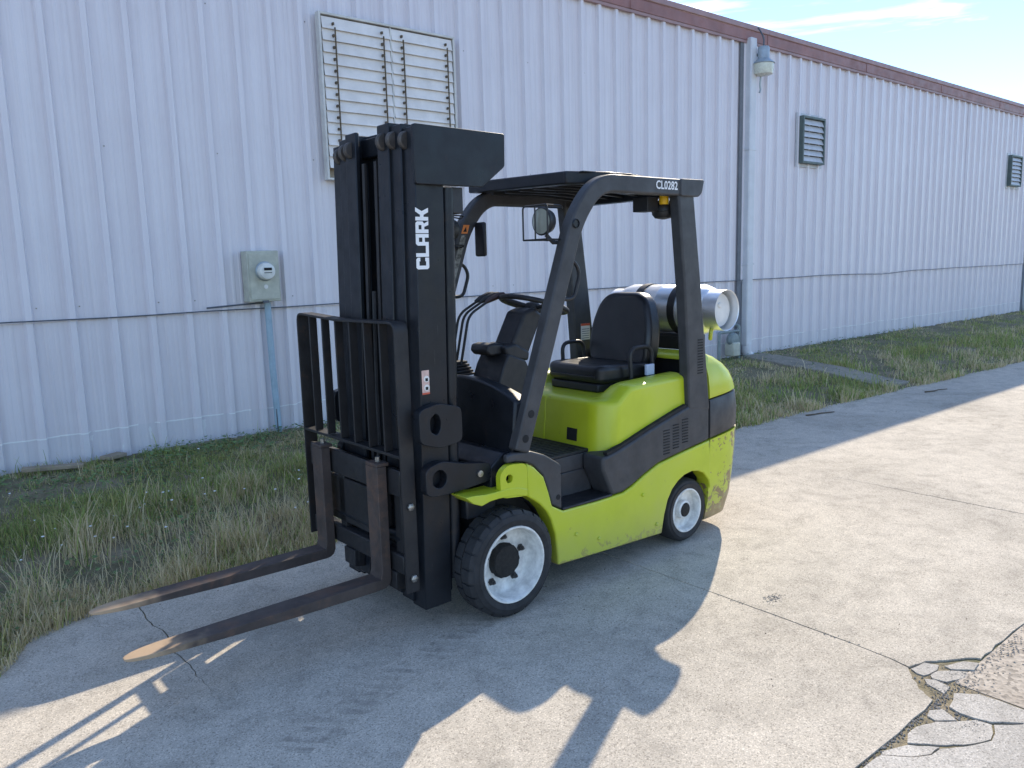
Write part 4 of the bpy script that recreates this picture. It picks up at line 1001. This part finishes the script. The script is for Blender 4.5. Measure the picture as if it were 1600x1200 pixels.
# maker's lettering, reading upwards on the near mast rail
def letters():
    T = .30
    def stroke_polys(ch):
        h, w, t = 1.0, .86, .27
        return {
         'C': [[(0, .12), (.12, 0), (w, 0), (w, t+.04), (w-t, t+.04), (w-t, t-.03), (t, t-.03), (t, h-t+.03), (w-t, h-t+.03), (w-t, h-t-.04), (w, h-t-.04), (w, h-.12), (w-.12, h), (.12, h), (0, h-.12)]],
         'L': [[(0, 0), (w-.02, 0), (w-.02, t-.03), (t, t-.03), (t, h), (0, h)]],
         'A': [[(0, 0), (t, 0), (t, .30), (w-t, .30), (w-t, 0), (w, 0), (w, h), (.14, h), (0, h-.14)], [(t, .50), (t, h-.24), (w-t, h-.24), (w-t, .50)]],
         'R': [[(0, 0), (t, 0), (t, .32), (.46, .32), (w-.26, 0), (w+.04, 0), (w-.16, .34), (w, .44), (w, h-.12), (w-.12, h), (0, h)], [(t, .54), (t, h-.24), (w-t, h-.24), (w-t, .54)]],
         'K': [[(0, 0), (t, 0), (t, .36), (.42, .36), (w-.24, 0), (w+.08, 0), (w-.17, .50), (w+.10, h), (w-.20, h), (.42, .64), (t, .64), (t, h), (0, h)]],
        }[ch]
    return stroke_polys
sp = letters(); zcur = 1.698; LH = .068
import mathutils
for ch in 'CLARK':
    polys = sp(ch); sc_z = .0555; yv = .3745
    tri = mathutils.geometry.tessellate_polygon([[Vector((u, w_, 0)) for u, w_ in q] for q in polys])
    pts_ = [pp for q in polys for pp in q]
    # reading bottom to top: letter right -> +z, letter up -> +x (towards the forks)
    mbL = MB().add([lean(Vector((.338+w_*LH, yv, zcur+u*sc_z/.86*.92))) for u, w_ in pts_], [tuple(t_) for t_ in tri])
    P_(mbL, 'logo_letter', 'white_paint', 0)
    zcur += sc_z*.92+(.0035 if ch != 'L' else -.002)
# warning label on the mast
P_(B(.345, .385, .3735, .3745, 1.135, 1.245), 'warning_label', 'label_pink', 0)
for z in (1.165, 1.205):
    P_(MB().lathe([(.015, .3755), (.015, .3746)], (.360, 0, z), 'y', 14), 'warning_symbol', 'label_white', 0)
    P_(B(.353, .367, .3757, .3760, z-.010, z+.004), 'warning_symbol', 'inner_dark', 0)
P_(B(.345, .385, .3747, .3752, 1.135, 1.143), 'warning_bar', 'red_sticker', 0)
# stickers on the far guard leg and far pillar
lg = [(-.505, 1.93)]
def on_leg(x, z): return (x-.095-(z-.805)*.36, z)
P_(PR([on_leg(dx, z) for dx, z in ((-.022, 1.895), (.022, 1.895), (.022, 1.945), (-.022, 1.945))], 'y', -.4345, -.4335), 'warning_sticker', 'orange_sticker', 0)
P_(PR([on_leg(dx, z) for dx, z in ((-.013, 1.905), (.013, 1.905), (.0, 1.935))], 'y', -.4333, -.4330), 'sticker_triangle', 'inner_dark', 0)
P_(PR([on_leg(dx, z) for dx, z in ((-.020, 1.45), (.020, 1.45), (.018, 1.885), (-.018, 1.885))], 'y', -.4345, -.4338), 'scuffed_tape', 'scuffed_tape', 0)
P_(B(-1.515, -1.430, -.4245, -.4225, 1.19, 1.30), 'capacity_label', 'label_white', 0)
P_(B(-1.515, -1.430, -.4222, -.4216, 1.285, 1.30), 'label_header', 'red_sticker', 0)
for k in range(5): P_(B(-1.508, -1.438, -.4222, -.4219, 1.20+.015*k, 1.204+.015*k), 'label_line', 'cable_grey', 0)
# ---- carriage, load backrest
SH = -.15     # side shift of carriage and backrest
xb0, xb1 = .428, .500
# outer strap as a swept flat bar
path = rpath([Vector((0, .345, .205)), Vector((0, .345, 1.472)), Vector((0, -.20, 1.466)), Vector((0, -.645, 1.488)), Vector((0, -.645, .26))], .055, 6)
th = .012; mb = MB(); v = []
for i, p in enumerate(path):
    d = (path[min(i+1, len(path)-1)]-path[max(i-1, 0)]).normalized(); nrm = Vector((0, -d.z, d.y))
    for x in (xb0, xb1):
        for k in (0, th): q = p+nrm*(k); v.append((x, q.y, q.z))
f = []; n = len(path)
for i in range(n-1):
    a = i*4; b_ = a+4
    f += [(a, a+1, b_+1, b_), (a+2, b_+2, b_+3, a+3), (a, b_, b_+2, a+2), (a+1, a+3, b_+3, b_+1)]
f += [(0, 2, 3, 1), ((n-1)*4, (n-1)*4+1, (n-1)*4+3, (n-1)*4+2)]
P_(mb.add(v, f), 'backrest_frame', 'carriage_black', .002)
for k in range(1, 7):
    y = -.645+.1414*k; zt = 1.462+(.012 if k < 3 else 0)
    P_(B(.453, .496, y-.006, y+.006, .862, zt-.001), 'backrest_bar', 'carriage_black', .002)
P_(B(.430, .498, -.638, .333, .846, .860), 'backrest_cross_bar', 'carriage_black', .002)
for y in (.338,):
    for z in (.62, .275): P_(MB().lathe([(.018, .010), (.018, .020), (.010, .024), (.001, .026)], (.462, y, z), 'y', 6), 'frame_bolt', 'bolt', 0)
P_(PR([(.44, .70), (.44, .775), (.485, .785), (.49, .76), (.49, .66), (.44, .66)], 'y', -.600, .310), 'carriage_top_bar', 'carriage_black', .004)
P_(B(.435, .490, -.600, .310, .285, .375), 'carriage_bottom_bar', 'carriage_black', .006)
P_(B(.425, .470, -.42, .13, .40, .64), 'sideshift_frame', 'carriage_black', .006)
for y in (-.60, -.33, -.01, .22): P_(B(.435, .470, y, y+.06, .375, .665), 'carriage_plate', 'carriage_black', .004)
P_(MB().tube([(.44, -.50, .44), (.44, .25, .44)], .032, 14), 'sideshift_cylinder', 'mast_black', 0, smooth=True)
for y in (-.20, .20): P_(PR([(.44, .19), (.50, .20), (.50, .285), (.44, .285)], 'y', y-.055, y+.055), 'carriage_hook', 'carriage_black', .004)
P_(MB().tube(rpath([(.43, -.46, .70), (.46, -.44, .60), (.45, -.43, .50), (.43, -.40, .45)], .05), .013, 8), 'hydraulic_hose', 'bolt', 0, smooth=True)
P_(MB().tube(rpath([(.40, .02, 1.60), (.42, .03, 1.1), (.43, .05, .8), (.43, -.10, .66)], .1), .011, 8), 'hydraulic_hose', 'rubber', 0, smooth=True)
# ---- forks
for y0 in (.112, -.450):
    w = .106; y1 = y0+w; cy = (y0+y1)/2
    prof = [(.502, .795), (.552, .795)]+[(.552+.030-.030*math.cos(R(a)), .285-.030*math.sin(R(a))) for a in (0, 30, 60, 90)]+[(1.62, .2475), (1.668, .243), (1.672, .236), (1.60, .232), (.90, .205), (.545, .205), (.515, .215), (.502, .24)]
    mb = PR(prof, 'y', y0, y1)
    # extra width taper towards the tip
    nb = MB(); N_ = 18
    secs = [(.502, .24, .795, .552)]
    v = []; f = []
    st = [(.56, .205, .2560), (.75, .205, .2555), (1.0, .208, .2540), (1.25, .216, .2520), (1.45, .224, .2500), (1.54, .228, .2490), (1.60, .231, .2480), (1.64, .233, .2470), (1.665, .235, .2450), (1.676, .238, .2430)]
    wt = [1, 1, 1, 1, 1, .97, .84, .66, .44, .22]
    for (x, zb, zt), k in zip(st, wt):
        h_ = w/2*k; v += [(x, cy-h_, zb), (x, cy+h_, zb), (x, cy+h_, zt), (x, cy-h_, zt)]
    for i in range(len(st)-1):
        for q in range(4): f.append((i*4+q, i*4+(q+1) % 4, i*4+4+(q+1) % 4, i*4+4+q))
    f.append((len(st)*4-4, len(st)*4-3, len(st)*4-2, len(st)*4-1))
    v2 = []; heel = [(.502, .795), (.552, .795), (.552, .300), (.553, .282), (.557, .268), (.56, .256), (.56, .205), (.535, .208), (.515, .220), (.504, .245)]
    nb.prism(heel, 'y', y0, y1); nb.add(v, f)
    ob = P_(nb, 'fork', 'fork_steel', .004)
    B(.485, .552, y0+.002, y1-.002, .7955, .812).build('fork_hook', 'fork_steel', ob, bevel=.003)
    MB().tube([(.515, cy, .812), (.515, cy, .835)], .012, 8).build('fork_pin', 'bolt', ob)

# ---- propane tank strapped on the counterweight
TK = tag(empty('propane_tank', tuple(FL.matrix_basis @ Vector((-1.80, .02, 1.235))), R(180.5527)), 'silver propane tank lying across the back of the forklift under black straps', 'gas tank')
c = (0, 0, .158); r = .155
MB().lathe([(.001, -.40), (.06, -.395), (.105, -.375), (.140, -.335), (r, -.285), (r, -.01), (r+.002, -.006), (r+.002, .006), (r, .01), (r, .285), (.140, .335), (.105, .372), (.06, .392), (.001, .397)], c, 'y', 48).build('tank_body', 'aluminium', TK, smooth=True, angle=60)
MB().lathe([(.122, .325), (.122, .452), (.126, .456), (.126, .325)], c, 'y', 40, closed=True).build('collar', 'aluminium', TK, smooth=True)
MB().lathe([(.122, -.325), (.122, -.44), (.126, -.44), (.126, -.325)], c, 'y', 40, closed=True).build('foot_ring', 'aluminium', TK, smooth=True)
MB().lathe([(.018, .40), (.018, .418), (.012, .424), (.001, .425)], (c[0]+.02, 0, c[2]+.03), 'y', 16).build('valve', 'label_white', TK, smooth=True)
MB().lathe([(.108, .385), (.104, .402), (.06, .412), (.001, .414)], c, 'y', 32).build('dome_glare', 'label_white', TK, smooth=True)  # white disc paints in the sky reflection on the tank dome
MB().tube(rpath([(.05, .38, .05), (.075, .39, .02), (.05, .37, -.02)], .02), .013, 8).build('hose_coupling', 'valve_brass', TK, smooth=True)
for y in (-.15, .14):
    P_(MB().lathe([(.1565, y-.026), (.1625, y-.026), (.1625, y+.026), (.1565, y+.026)], (-1.80, .02, 1.235+.158), 'y', 40, closed=True), 'tank_strap', 'black_plastic', 0, smooth=True)
